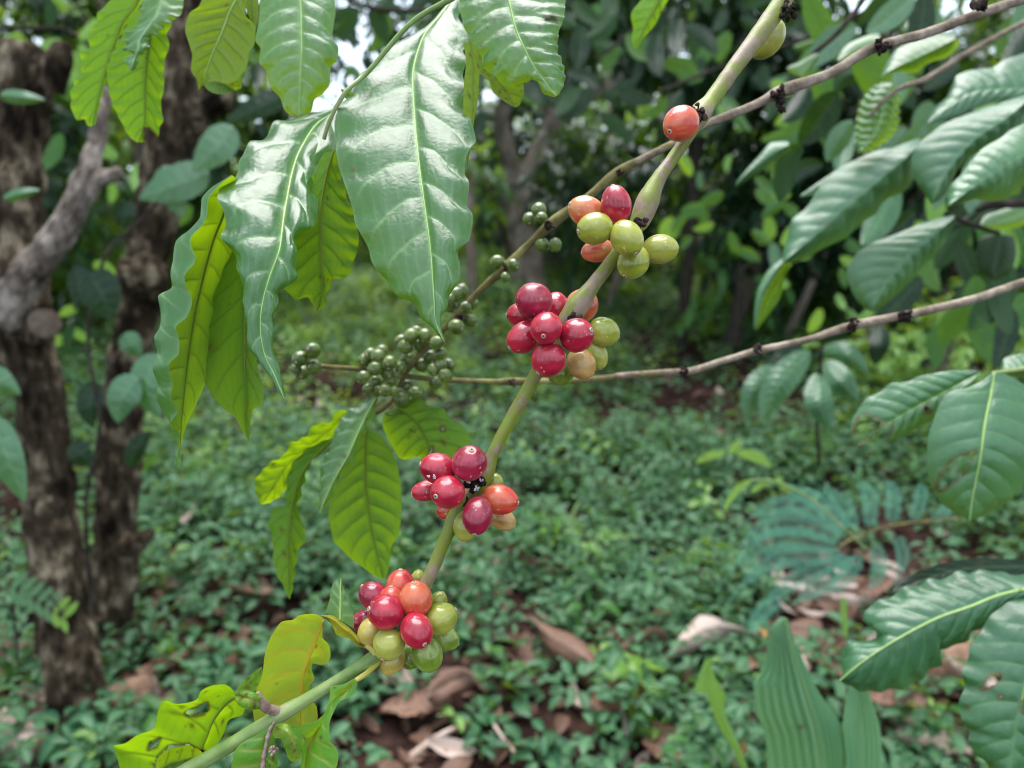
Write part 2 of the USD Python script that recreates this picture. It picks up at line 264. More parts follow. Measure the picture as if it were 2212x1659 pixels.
def leaf(parent, lines, deps, us=(-1, 0, 1), top=True, mat='coffee_leaf', nu=57, nv=170, bulge=0.0, relief=0.0016, ruffle=0.0, nveins=9, holes=(), yellow=0.0, spots=0.15, midrib='midrib_pale', rib=0.00045,
         lean=0.13, label=None, name='leaf', smooth=0.8, ruffles=11, brown_tip=0.0, seed=None, veins='pinnate', sag=0.0):
    """A leaf blade through margin, midrib and margin lines (measured points, each line with its own distances), with veins, quilting and ruffles."""
    LEAF_N[0] += 1; sd = LEAF_N[0] if seed is None else seed
    L2 = [resample(l, nv, smooth) for l in lines]
    t = np.linspace(0, 1, nv)
    D = [np.interp(t, np.linspace(0, 1, len(np.atleast_1d(d))), np.atleast_1d(d)) for d in deps]
    D = [gaussian_filter1d(d, nv / 14, mode='nearest') for d in D]
    X = np.stack([P(l[:, 0], l[:, 1], d) for l, d in zip(L2, D)])            # lines x nv x 3
    pxl = np.stack(L2)
    us = np.asarray(us, float); u = np.linspace(us[0], us[-1], nu)
    if len(us) == 3:
        a = (u - us[0]) / (us[-1] - us[0])
        pos = np.stack([np.interp(u, us, np.arange(len(us)))], 0)[0]
        i0 = np.clip(pos.astype(int), 0, len(us) - 2); w = (pos - i0)[:, None, None]
        V = X[i0] * (1 - w) + X[i0 + 1] * w; px = pxl[i0] * (1 - w) + pxl[i0 + 1] * w
    else:
        V = PchipInterpolator(us, X, axis=0)(u); px = PchipInterpolator(us, pxl, axis=0)(u)
    U, T = np.meshgrid(u, t, indexing='ij'); au = np.abs(U)
    du, dv = np.gradient(V, axis=0), np.gradient(V, axis=1)
    N = np.cross(du, dv); N /= np.linalg.norm(N, axis=2, keepdims=True) + 1e-12
    N = np.stack([gaussian_filter1d(gaussian_filter1d(N[..., k], 4, axis=0, mode='nearest'), 6, axis=1, mode='nearest') for k in range(3)], -1)
    view = EYE - V
    s = np.sign((N * view).sum(-1).mean()); N = N * s * (1 if top else -1)     # N points out of the upper side
    width = np.linalg.norm(X[-1] - X[0], axis=1).max(); length = np.linalg.norm(np.diff(X[len(X) // 2], axis=0), axis=1).sum()
    env = np.sin(np.pi * np.clip(T, 0, 1)) ** 0.5
    relief = relief * min(1.0, width / 0.045, length / 0.07) ** 1.5
    h = bulge * 4 * au * (1 - au) * env
    warp = 0.012 * (meshkit.fbm(np.stack([U * 2.2, T * 6, np.full_like(U, sd)], -1), 3, sd) - 0.5) * 2
    if veins == 'pinnate':
        q = T - lean * au ** 1.35 + warp
        off = np.where(U < 0, 0.0, 0.45)
        ph = q * nveins + off; fr = ph - np.floor(ph); dist = np.abs(fr - np.round(fr)) / nveins * length
        fade = np.clip((0.98 - au) / 0.25, 0, 1) * np.clip((q - 0.02) / 0.05, 0, 1)
        sec = np.exp(-(dist / 0.0008) ** 2) * fade * 0.95
        h = h + relief * (np.sin(np.pi * fr) ** 0.8 - 0.6) * np.clip(1.15 - au, 0, 1) * np.clip(au / 0.15, 0, 1) * env
        h = h + relief * 0.2 * (meshkit.fbm(np.stack([U * 5, T * 13, np.full_like(U, sd)], -1), 3, sd) - 0.5) * 2
        # net of small veins
        ph2 = (U * 5.5 + np.where(U < 0, 1, -1) * q * 3 + warp * 18) ; f2 = ph2 - np.round(ph2)
        sec = np.maximum(sec, np.exp(-(f2 / 0.09) ** 2) * 0.26 * fade)
    else:
        ph = U * nveins; fr = ph - np.floor(ph)
        sec = np.exp(-((fr - 0.5) / 0.16) ** 2) * 0.9
        h = h + relief * np.sin(2 * np.pi * fr) * 0.5
    if ruffle:
        h = h + ruffle * au ** 2.5 * np.sin(2 * np.pi * (T * ruffles + 2.5 * warp * 8) + np.where(U < 0, 0.0, 1.7) + sd) * env
    mid = np.exp(-(U * width / 2 / (0.0011 + 0.0007 * (1 - T))) ** 2)
    h = h - relief * 0.5 * np.exp(-(U * width / 2 / 0.003) ** 2)
    V = V + N * h[..., None]
    if sag: V[..., 2] -= sag * T ** 2
    rng = np.random.default_rng(sd + 100)
    yel = np.clip(yellow + 0.9 * (meshkit.fbm(np.stack([U * 2.0, T * 4, np.full_like(U, sd * 3.3)], -1), 3, sd) - 0.5), 0, 1)
    sp = np.zeros_like(U)
    for _ in range(int(60 * spots)):
        cu, ct, r = rng.uniform(-.9, .9), rng.uniform(.05, .95), 0.0004 + 0.0011 * rng.random() ** 3 * (2.5 if rng.random() < .06 else 1)
        sp = np.maximum(sp, np.exp(-(((U - cu) * width / 2) ** 2 + ((T - ct) * length) ** 2) / r ** 2) * 0.8)
    if brown_tip: sp = np.maximum(sp, np.clip((T - 1 + brown_tip) / brown_tip, 0, 1) * 0.7)
    for hole in holes:                                                      # browned rims round the chewed places
        hp = np.asarray(hole, float); e = np.concatenate([np.linspace(a, b, 10) for a, b in zip(hp, np.roll(hp, -1, 0))]); pf = px.reshape(-1, 2)
        near = np.min([((pf - q) ** 2).sum(1) for q in e], axis=0).reshape(U.shape) ** .5
        sp = np.maximum(sp, np.clip(1.35 - near / 5.0, 0, 1) * .85)
    edge = np.clip((au - 0.965) / 0.035, 0, 1)
    data = np.stack([np.clip(np.maximum(mid, sec) + 0.45 * edge, 0, 1), yel, sp], -1).reshape(-1, 3)
    Vf, px = V.reshape(-1, 3), px.reshape(-1, 2)
    f = grid_faces(nu, nv)
    fn = np.cross(Vf[f[:, 1]] - Vf[f[:, 0]], Vf[f[:, 2]] - Vf[f[:, 0]])
    Nf = N.reshape(-1, 3)[f[:, 0]]
    if (fn * Nf).sum(1).mean() < 0: f = f[:, ::-1]
    for hole in holes:
        hp = np.asarray(hole, float); c = hp.mean(0)
        cen = px[f].mean(1)
        cen = cen + (meshkit.fbm(np.c_[cen / 9.0, np.full(len(cen), sd)], 2, sd) - 0.5)[:, None] * 7
        f = f[~inside(cen, hp)]
    p = part(name, (Vf, f), mat, parent, label, data)
    if midrib:
        zero = int(np.argmin(np.abs(u))); line = V[zero] + N[zero] * (0.25 * rib if top else -0.15 * rib)
        k = np.linspace(0, nv - 1, 60).astype(int)
        if not holes or True:
            keep = np.ones(60, bool)
            for hole in holes: keep &= ~inside(px.reshape(nu, nv, 2)[zero][k], hole)
            if keep.sum() > 8:
                run = k[keep] if keep.all() else k[:max(8, int(np.argmin(keep)))]
                part('midrib', tube(line[run], rib * np.linspace(1.25, 0.35, len(run)), 6), midrib, p)
    return p
def simple_leaf(parent, mid, width, d, fold=0.0, side=0.0, top=True, mat='matte_leaf', shape=0.45, wave=0.03, nw=10, tip=0.0, nu=31, nv=80, seed=None, **kw):
    """A leaf from its midrib (measured points), its width there, and distances; fold brings both margins nearer (+) or farther."""
    LEAF_N[0] += 0; sd = (LEAF_N[0] + 1) if seed is None else seed
    n = 70; m = resample(mid, n); t = np.linspace(0, 1, n)
    tan = np.gradient(m, axis=0); tan /= np.linalg.norm(tan, axis=1, keepdims=True) + 1e-9
    perp = np.c_[-tan[:, 1], tan[:, 0]]
    k = shape
    w = (t ** (k * 1.5) * (1 - t) ** ((1 - k) * 1.5)); w = w / w.max(); w = np.clip(w, 0.0, 1) ** 0.9
    rng = np.random.default_rng(sd + 7)
    wl = 1 + wave * np.sin(2 * np.pi * (t * nw + rng.random())); wr = 1 + wave * np.sin(2 * np.pi * (t * nw + rng.random()))
    L = m + perp * (w * wl * width / 2 * (1 - side))[:, None]; R = m - perp * (w * wr * width / 2 * (1 + side))[:, None]
    d = np.interp(t, np.linspace(0, 1, len(np.atleast_1d(d))), np.atleast_1d(d))
    kw.setdefault('midrib', None)
    return leaf(parent, [L, m, R], [d - fold * w, d, d - fold * w * 0.8], top=top, mat=mat, nu=nu, nv=nv, smooth=0.5, seed=sd, **kw)

_s = trimesh.creation.icosphere(subdivisions=4)
SPH = np.asarray(_s.vertices); SPHF = np.asarray(_s.faces)
_s2 = trimesh.creation.icosphere(subdivisions=3)
SPH3, SPHF3 = np.asarray(_s2.vertices), np.asarray(_s2.faces)
def cherry(parent, x, y, ra, rb, ang, toward, mat, d, label, seed, name='cherry', small=False):
    """ra along the axis, rb across (measured units); ang = where the blossom end points in the photograph, toward = degrees it turns to the lens."""
    S, Fc = (SPH3, SPHF3) if small else (SPH, SPHF)
    k = d / F * (0.95 if small else 1.05)
    c = P(x, y, d)
    right, up, fwd = np.array([1.0, 0, 0]), P(0, -1, 1.0) - P(0, 0, 1.0), None
    up = up / np.linalg.norm(up); back = EYE - c; back /= np.linalg.norm(back)
    a, tw = math.radians(ang), math.radians(toward)
    ax = (right * math.cos(a) + up * math.sin(a)) * math.cos(tw) + back * math.sin(tw); ax /= np.linalg.norm(ax)
    e1 = np.cross(ax, [0.13, 0.2, 0.97]); e1 /= np.linalg.norm(e1); e2 = np.cross(ax, e1)
    z = S[:, 2]; th = np.arctan2(S[:, 1], S[:, 0])
    rng = np.random.default_rng(seed)
    prof = 0.96 + 0.045 * (1 - z * z) - 0.03 * z + 0.012 * np.cos(2 * th + rng.random() * 6)
    dent = -0.055 * np.exp(-((z - 1) / 0.035) ** 2) - 0.05 * np.exp(-((z + 1) / 0.03) ** 2)
    lum = 1 + 0.06 * (meshkit.fbm(S * 1.7 + seed, 3, seed) - 0.5)
    v = (S[:, :1] * e1 + S[:, 1:2] * e2) * (rb * k * prof * lum)[:, None] + ax * ((z * (1 + dent) * lum * ra * k * 1.05))[:, None] + c
    st = meshkit.fbm(np.c_[np.cos(th) * 4, np.sin(th) * 4, z * 1.3 + seed * 5.1], 4, seed)
    big = meshkit.fbm(S * 0.9 + seed * 2.3, 2, seed + 3)
    data = np.stack([np.clip((st - 0.5) * 0.55 + -0.05 + 1.1 * big + 0.12 * (-z), 0, 1), z * 0.5 + 0.5, np.clip(1 - np.abs(z - 1) / 0.012, 0, 1) * 0.7], -1)
    p = part(name, (v, Fc), mat, parent, label, data)
    # the little ring and pit of the blossom end
    tp = c + ax * ra * k * 1.05 * 0.955
    rr = rb * k * (0.13 if not small else 0.16); n = 14; a_ = np.linspace(0, 2 * np.pi, n, endpoint=False)
    circ = np.cos(a_)[:, None] * e1 + np.sin(a_)[:, None] * e2
    prof2 = [(1.25, -0.25), (1.15, 0.25), (0.85, 0.55), (0.55, 0.35), (0.3, 0.05)]
    cv = np.vstack([tp + circ * rr * q + ax * rr * hgt for q, hgt in prof2] + [tp[None] + ax * rr * 0.0])
    m = len(prof2); cf = []
    for i in range(m - 1):
        for j in range(n):
            j2 = (j + 1) % n; cf += [[i * n + j, i * n + j2, (i + 1) * n + j2], [i * n + j, (i + 1) * n + j2, (i + 1) * n + j]]
    for j in range(n): cf.append([(m - 1) * n + j, (m - 1) * n + (j + 1) % n, m * n])
    cd = np.stack([np.r_[np.repeat([0.3, 0.6, 0.9, 0.4, 0.1], n), 0.0], np.zeros(len(cv)), np.r_[np.repeat([0, 0, 0, 0.5, 1.0], n), 1.0]], -1)
    part('calyx', (cv, np.array(cf)), 'calyx_brown', p, None, cd)
    return p
def stem_px(pts, n=14, lump=0.06, steps=60, seed=0, scale=150.0):
    """pts: (x, y, width, distance) -> tube."""
    p = np.array(pts, float)
    return tube(P(p[:, 0], p[:, 1], p[:, 3]), p[:, 2] / 2 / F * p[:, 3], n, lump, seed, scale, steps)
def scar(x, y, d, r, seed, n=16):
    """A clump of dry flower-stalk remains at a node: a few crumpled lobes and spikes."""
    rng = np.random.default_rng(seed); c = P(x, y, d); k = d / F; ms = []
    for i in range(n):
        o = rng.normal(size=3); o /= np.linalg.norm(o); o *= rng.uniform(0.35, 1.0) * r * k
        q = SPH3[:162] if False else trimesh.creation.icosphere(subdivisions=1)
        v = np.asarray(q.vertices) * rng.uniform(0.18, 0.42, 3) * r * k; v = v * (1 + 0.6 * (rng.random((len(v), 1)) - 0.5))
        ms.append((v + c + o, np.asarray(q.faces)))
        if i % 2 == 0:
            ms.append(tube([c + o * 0.6, c + o * 1.25 + rng.normal(size=3) * r * k * 0.15], [r * k * 0.10, r * k * 0.03], 5))
    return join(*ms)

# ------------------------------------------------------------------ ground and its cover
def ground_z(x, y):
    p = np.stack([np.asarray(x, float), np.asarray(y, float), np.zeros_like(np.asarray(x, float))], -1)
    return 0.10 * (meshkit.fbm(p * 0.7, 4, 3) - 0.5) + 0.03 * (meshkit.fbm(p * 5.0, 3, 8) - 0.5)
gx = np.sign(np.linspace(-1, 1, 181)) * np.abs(np.linspace(-1, 1, 181)) ** 2.2 * 90
gy = np.r_[np.linspace(-90, -3, 20), np.linspace(-2.5, 9, 150), 9 + np.linspace(0.02, 1, 40) ** 2 * 110]
GX, GY = np.meshgrid(gx, gy, indexing='ij')
GV = np.stack([GX, GY, ground_z(GX, GY)], -1).reshape(-1, 3)
gm = part('ground', (GV, grid_faces(len(gx), len(gy), True)), 'soil')
tag(gm, 'dark reddish brown soil of the plantation floor', None, None, 'structure')
def on_ground(x, y, dz=0.0):
    g = G(x, y); g[2] = ground_z(g[0], g[1]) + dz; return g

def blade(n=5, m=3, shape=0.5, fold=0.18, droop=0.25, wid=0.38):
    """A small leaf of unit length along +y, upper side +z: vertices, faces, leaf_data."""
    t = np.linspace(0, 1, n); w = (t ** (shape * 1.4) * (1 - t) ** ((1 - shape) * 1.4)); w = w / w.max() * wid / 2; w[0] = w[-1] = 0.004
    u = np.linspace(-1, 1, m)
    U, T = np.meshgrid(u, t, indexing='ij'); Wd = np.broadcast_to(w, U.shape)
    v = np.stack([U * Wd, T, np.abs(U) * Wd * fold * 2 - droop * T ** 2], -1).reshape(-1, 3)
    f = grid_faces(m, n, True)
    data = np.stack([(np.abs(U) < 0.01) * 1.0, np.zeros_like(U), np.zeros_like(U)], -1).reshape(-1, 3)
    return v, f, data
def frames(dirs, ups):
    y = dirs / np.linalg.norm(dirs, axis=1, keepdims=True)
    x = np.cross(y, ups); x /= np.linalg.norm(x, axis=1, keepdims=True) + 1e-9
    return np.stack([x, y, np.cross(x, y)], 2)
def scatter_leaves(pos, dirs, ups, size, bl, tone=None, rng=RNG):
    v, f, dt = bl; n = len(pos)
    R = frames(dirs, ups)
    V = np.einsum('nij,kj->nki', R, v) * np.asarray(size).reshape(-1, 1, 1) + pos[:, None]
    Fc = (f[None] + (np.arange(n) * len(v))[:, None, None]).reshape(-1, 3)
    Dt = np.repeat(dt[None], n, 0).copy(); Dt[..., 1] = (rng.random(n) * 0.7 if tone is None else tone)[:, None]
    return V.reshape(-1, 3), Fc, Dt.reshape(-1, 3)

def weed(seed, n, h, size, spread, shape=0.6):
    r = np.random.default_rng(seed); t = np.sort(r.uniform(0.15, 1, n)); a = np.arange(n) * 2.4 + r.uniform(0, .5, n)
    lean = r.normal(size=2) * 0.25; h = h * 1.45
    pos = np.c_[lean[0] * h * t ** 2, lean[1] * h * t ** 2, h * t]
    el = r.uniform(-0.1, 0.7, n)
    dirs = np.c_[np.cos(a) * np.cos(el), np.sin(a) * np.cos(el), np.sin(el)]
    pos = pos + dirs * spread * (1 - 0.6 * t)[:, None] * r.uniform(0.2, 1, n)[:, None]
    return scatter_leaves(pos, dirs, np.tile([0, 0, 1.0], (n, 1)) + r.normal(size=(n, 3)) * 0.2, size * r.uniform(0.6, 1.15, n), blade(6, 3, shape, 0.3, 0.35, 0.55), rng=r)
def instancer(name, protos, pos, yaw, scale, idx, label, category, tilt=0.0):
    path = numbered('/World', name); pi = UsdGeom.PointInstancer.Define(stage, path)
    pts = []
    for k, (nm, mesh, mat) in enumerate(protos):
        v, f, d = mesh
        m = usdkit.mesh(stage, f'{path}/{nm}' + (f'_{k:03d}' if k else ''), (v, f), MAT[mat], smooth=True); m.CreateDoubleSidedAttr(True)
        UsdGeom.PrimvarsAPI(m).CreatePrimvar('leaf_data', Sdf.ValueTypeNames.Color3fArray, 'vertex').Set(Vt.Vec3fArray.FromNumpy(d.astype(np.float32)))
        pts.append(m.GetPath())
    pi.CreatePrototypesRel().SetTargets(pts)
    pi.CreatePositionsAttr(Vt.Vec3fArray.FromNumpy(pos.astype(np.float32)))
    pi.CreateProtoIndicesAttr(Vt.IntArray.FromNumpy(idx.astype(np.int32)))
    pi.CreateScalesAttr(Vt.Vec3fArray.FromNumpy(np.repeat(scale[:, None], 3, 1).astype(np.float32)))
    q = []
    tl = RNG.normal(size=(len(pos), 2)) * tilt
    for y, (a, b) in zip(yaw, tl):
        r = Gf.Rotation(Gf.Vec3d(1, 0, 0), float(np.degrees(a))) * Gf.Rotation(Gf.Vec3d(0, 1, 0), float(np.degrees(b))) * Gf.Rotation(Gf.Vec3d(0, 0, 1), float(np.degrees(y)))
        qq = r.GetQuat(); q.append(Gf.Quath(float(qq.GetReal()), *[float(c) for c in qq.GetImaginary()]))
    pi.CreateOrientationsAttr(Vt.QuathArray(q))
    tag(pi.GetPrim(), label, category, None, 'stuff')
    return pi
def field(n, y0, y1, power=1.0, margin=1.25, rng=RNG):
    y = y0 + (y1 - y0) * rng.random(n) ** power
    x = (rng.random(n) * 2 - 1) * (0.62 * margin * y + 0.5)
    return x, y
bare = [(880, 1560, 0.14, 0.16), (470, 1420, 0.16, 0.13), (330, 1300, 0.14, 0.14), (1950, 1480, 0.26, 0.28), (1790, 1400, 0.16, 0.26), (1400, 1600, 0.08, 0.2), (60, 1420, 0.2, 0.25), (1840, 1300, 0.12, 0.12), (1080, 1270, 0.08, 0.16), (230, 1540, 0.2, 0.12), (1120, 1420, 0.1, 0.1), (1350, 1400, .16, .1)]
bare = [(G(a, b), rx, ry) for a, b, rx, ry in bare]
def density(x, y):
    k = meshkit.fbm(np.stack([x, y, np.zeros_like(x)], -1) * 1.7, 4, 21)
    d = np.clip((k - 0.36) / 0.16, 0.15 + 0.6 * np.clip((y - 3.5) / 2, 0, 1), 1)
    for g, rx, ry in bare:
        d = d * (1 - 0.82 * np.exp(-(((x - g[0]) / rx) ** 2 + ((y - g[1]) / ry) ** 2) ** 1.5))
    return d
def grassy(seed, n, L):
    r = np.random.default_rng(seed); a = r.uniform(0, 6.28, n); el = r.uniform(.5, 1.3, n)
    dirs = np.c_[np.cos(a) * np.cos(el), np.sin(a) * np.cos(el), np.sin(el)]
    return scatter_leaves(np.c_[r.normal(size=(n, 2)) * .008, np.zeros(n)], dirs, np.tile([0, 0, 1.0], (n, 1)) + dirs * -.3, L * r.uniform(.6, 1.2, n), blade(8, 3, .4, .3, .55, .07), rng=r)
weeds = [('weed', weed(1, 9, 0.06, 0.047, 0.035), 'weed_leaf'), ('weed', weed(2, 13, 0.09, 0.041, 0.05), 'weed_leaf'), ('weed', weed(3, 7, 0.045, 0.052, 0.035), 'weed_leaf'),
         ('weed', weed(4, 16, 0.12, 0.038, 0.065), 'weed_leaf'), ('weed', weed(5, 10, 0.08, 0.055, 0.05, 0.4), 'mid_leaf'), ('weed', weed(6, 12, 0.10, 0.046, 0.055), 'bright_leaf'), ('grass', grassy(7, 7, .12), 'bright_leaf'), ('weed', weed(8, 22, 0.16, 0.032, 0.08, 0.5), 'mid_leaf')]
xs, ys = [], []
for n, a, b, pw in ((4300, 0.9, 3.2, 0.8), (7000, 3.0, 7.5, 0.8), (6000, 7.0, 15, 0.9)):
    x, y = field(n, a, b, pw); k = RNG.random(n) < density(x, y); xs.append(x[k]); ys.append(y[k])
x, y = np.concatenate(xs), np.concatenate(ys); n = len(x)
far = np.clip((y - 3.2) / 4, 0, 1)
pr = RNG.random(n); idx = np.where(pr < 0.92 - 0.6 * far, RNG.integers(0, 4, n), np.where(pr < 0.95 - 0.25 * far, 4, np.where(pr < .97, 5, np.where(pr < .985, 6, 7))))
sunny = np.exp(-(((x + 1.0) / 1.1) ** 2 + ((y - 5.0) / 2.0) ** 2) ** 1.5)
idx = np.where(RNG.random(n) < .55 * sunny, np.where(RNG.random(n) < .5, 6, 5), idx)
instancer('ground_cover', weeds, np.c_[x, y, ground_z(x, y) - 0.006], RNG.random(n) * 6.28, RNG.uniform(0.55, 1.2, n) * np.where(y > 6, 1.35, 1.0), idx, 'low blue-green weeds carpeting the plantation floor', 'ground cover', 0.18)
# dry litter on the soil
def litter(seed, wid, curl):
    r = np.random.default_rng(seed); v, f, d = blade(8, 5, 0.45 + 0.1 * r.random(), 0.25, 0.0, wid)
    v = v.copy(); v[:, 2] += curl * (v[:, 1] - 0.5) ** 2 + 0.05 * (meshkit.fbm(np.c_[v[:, :2] * 6, np.full(len(v), seed)], 3, seed) - 0.5); v[:, 1] -= 0.5
    return v, f, d
lit = [('dry_leaf', litter(1, .42, .5), 'dead_leaf'), ('dry_leaf', litter(2, .5, -.4), 'dead_leaf'), ('dry_leaf', litter(3, .35, .9), 'pale_dead_leaf'), ('dry_leaf', litter(4, .12, .3), 'dead_leaf')]
x, y = field(1700, 1.0, 6.0, 1.3)
for g, rx, ry in bare:
    k = int(1500 * rx * ry) + 20; x = np.r_[x, g[0] + RNG.normal(size=k) * rx * .7]; y = np.r_[y, g[1] + RNG.normal(size=k) * ry * .7]
n = len(x)
instancer('leaf_litter', lit, np.c_[x, y, ground_z(x, y) + 0.012], RNG.random(n) * 6.28, 0.02 + 0.09 * RNG.random(n) ** 1.6, RNG.choice(4, n, p=[.42, .34, .08, .16]), 'scattered brown leaf litter between the weeds', 'leaf litter', 0.35)

# ------------------------------------------------------------------ trees and shrubs behind
def crown(center, rad, n, size, seed, bl=None, droop=0.5, hollow=0.35, clump=7, out=0.6):
    r = np.random.default_rng(seed); nc = max(1, n // clump)
    q = r.normal(size=(nc, 3)); q /= np.linalg.norm(q, axis=1, keepdims=True)
    rr = (hollow + (1 - hollow) * r.random(nc) ** 0.6) * (0.72 + 0.5 * meshkit.fbm(q * 1.8 + seed, 3, seed))
    c = np.asarray(center) + q * rr[:, None] * np.asarray(rad)
    twig = q * out + r.normal(size=(nc, 3)) * 0.5; twig[:, 2] -= 0.1; twig /= np.linalg.norm(twig, axis=1, keepdims=True)
    k = np.repeat(np.arange(nc), clump); m = len(k); s = np.tile(np.arange(clump), nc)
    pos = c[k] + twig[k] * ((s // 2) * size * 0.45)[:, None]
    sidev = np.cross(twig[k], [0, 0, 1.0]); sidev /= np.linalg.norm(sidev, axis=1, keepdims=True) + 1e-9
    dirs = twig[k] * 0.55 + sidev * np.where(s % 2, 1, -1)[:, None] * 0.8 + r.normal(size=(m, 3)) * 0.25; dirs[:, 2] -= droop
    ups = np.tile([0, 0, 1.0], (m, 1)) + r.normal(size=(m, 3)) * 0.25
    tone = np.clip(r.random(nc)[k] * 0.5 + r.random(m) * 0.35, 0, 1)
    return scatter_leaves(pos, dirs, ups, size * r.uniform(0.6, 1.15, m), bl or blade(5, 3, 0.45, 0.2, 0.3, 0.4), tone, r)
def tree(name, label, cat, base, trunk_h, trunk_r, crowns, mat, bark='far_bark', group=None, seed=0, limbs=5):
    t = thing(name, label, cat, base, group); b = np.asarray(base, float); r = np.random.default_rng(seed)
    top = b + [r.normal() * 0.1, r.normal() * 0.1, trunk_h]
    part('trunk', tube([b - [0, 0, .1], b * .5 + top * .5 + r.normal(size=3) * [0.05, 0.05, 0], top], [trunk_r * 1.25, trunk_r, trunk_r * 0.6], 10, 0.15, seed, 6, 14), bark, t)
    ms = []
    for c, rad, n, size in crowns[:1]:
        for i in range(limbs):
            e = b + np.asarray(c) + r.normal(size=3) * np.asarray(rad) * 0.45
            s_ = b * .4 + top * .6; ms.append(tube([s_, s_ * .5 + e * .5 + r.normal(size=3) * 0.08, e], [trunk_r * .5, trunk_r * .35, trunk_r * .12], 6, 0.1, i, 8, 8))
    if ms: part('limbs', join(*ms), bark, t)
    allm = [crown(b + np.asarray(c), rad, n, size, seed * 7 + i, droop=0.45) for i, (c, rad, n, size) in enumerate(crowns)]
    v = np.vstack([m[0] for m in allm]); o = np.cumsum([0] + [len(m[0]) for m in allm[:-1]])
    part('crown', (v, np.vstack([m[1] + k for m, k in zip(allm, o)])), mat, t, None, np.vstack([m[2] for m in allm]))
    return t
def gp(px, d): return np.array([(px - W / 2) / F * d, d, float(ground_z((px - W / 2) / F * d, d))])

shrub_a = tree('coffee_bush', 'mid green coffee bush behind the clearing right of the forked tree', 'bush', gp(1380, 7.2), 0.9, 0.03, [((0, 0, 0.85), (0.9, 0.7, 0.75), 1300, 0.13)], 'mid_leaf', seed=11)
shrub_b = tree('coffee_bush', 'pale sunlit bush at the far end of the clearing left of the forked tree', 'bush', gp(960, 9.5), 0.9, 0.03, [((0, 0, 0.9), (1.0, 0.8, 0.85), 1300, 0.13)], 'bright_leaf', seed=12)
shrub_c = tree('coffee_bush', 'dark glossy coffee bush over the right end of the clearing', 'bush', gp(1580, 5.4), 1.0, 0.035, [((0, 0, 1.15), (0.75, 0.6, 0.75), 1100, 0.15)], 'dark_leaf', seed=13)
PLACES = [(-999, 30, 'beyond the left edge'), (30, 200, 'behind the left trunk'), (200, 340, 'between the two old trunks'), (340, 560, 'right of the dark trunk'), (560, 700, 'behind the folded leaf'), (700, 860, 'under the bright sky gap'), (860, 1010, 'behind the largest leaf'), (1010, 1190, 'behind the forked tree'),
          (1190, 1360, 'right of the forked tree'), (1360, 1540, 'behind the upper cherries'), (1540, 1720, 'right of the ripe stem'), (1720, 1900, 'above the coffee sapling'), (1900, 2080, 'behind the ribbed leaves'), (2080, 2230, 'at the right edge'), (2230, 9999, 'beyond the right edge')]
said = {}
ORDER = ['first', 'second', 'third', 'fourth', 'fifth', 'sixth']
def placed(what, px):
    where = next(w for a, b, w in PLACES if a <= px < b); k = (what, where); said[k] = said.get(k, 0) + 1
    return f'{what} {where}' + ('' if said[k] == 1 else f', {ORDER[said[k] - 1]} one there')
thicket = 'bushes of the blurred thicket behind the clearing'
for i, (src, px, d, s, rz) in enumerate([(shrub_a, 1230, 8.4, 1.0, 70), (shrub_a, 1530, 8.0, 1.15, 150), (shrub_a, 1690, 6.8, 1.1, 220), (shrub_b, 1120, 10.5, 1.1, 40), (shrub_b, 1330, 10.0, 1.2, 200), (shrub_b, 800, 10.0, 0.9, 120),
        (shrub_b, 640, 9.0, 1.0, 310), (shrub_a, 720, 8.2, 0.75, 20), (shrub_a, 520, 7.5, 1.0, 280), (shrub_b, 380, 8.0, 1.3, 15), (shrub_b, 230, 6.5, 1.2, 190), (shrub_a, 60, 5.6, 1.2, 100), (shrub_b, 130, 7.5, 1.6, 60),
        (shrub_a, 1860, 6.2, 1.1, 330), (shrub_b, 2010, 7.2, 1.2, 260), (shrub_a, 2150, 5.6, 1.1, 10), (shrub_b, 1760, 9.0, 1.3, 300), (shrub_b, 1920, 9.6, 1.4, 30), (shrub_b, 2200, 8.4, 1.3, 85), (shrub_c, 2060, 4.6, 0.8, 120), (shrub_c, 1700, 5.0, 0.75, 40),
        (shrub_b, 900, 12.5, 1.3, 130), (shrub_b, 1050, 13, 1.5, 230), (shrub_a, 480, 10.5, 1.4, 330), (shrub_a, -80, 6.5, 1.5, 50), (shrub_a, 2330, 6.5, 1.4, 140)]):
    copy_of(src, 'coffee_bush', placed({'shrub_a': 'blurred mid green bush', 'shrub_b': 'blurred pale sunlit bush', 'shrub_c': 'blurred dark glossy bush'}[next(k for k, v in (('shrub_a', shrub_a), ('shrub_b', shrub_b), ('shrub_c', shrub_c)) if v == src)], px), 'bush', gp(px, d), rz, s, thicket)
low_bush = tree('low_bush', 'low bright small-leaved bush below the thin branch at the right edge', 'bush', gp(2110, 3.4), .35, .012, [((0, 0, .36), (.45, .35, .26), 900, .06), ((-.35, .2, .22), (.3, .3, .18), 300, .05)], 'bright_leaf', seed=41, limbs=8)
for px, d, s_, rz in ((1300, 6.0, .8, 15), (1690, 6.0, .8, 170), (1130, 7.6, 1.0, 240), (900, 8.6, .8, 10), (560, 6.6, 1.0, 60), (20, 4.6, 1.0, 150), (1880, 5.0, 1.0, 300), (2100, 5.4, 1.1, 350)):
    copy_of(shrub_c, 'coffee_bush', placed('shaded dark bush of the thicket', px), 'bush', gp(px, d), rz, s_, 'dark bushes of the blurred thicket')
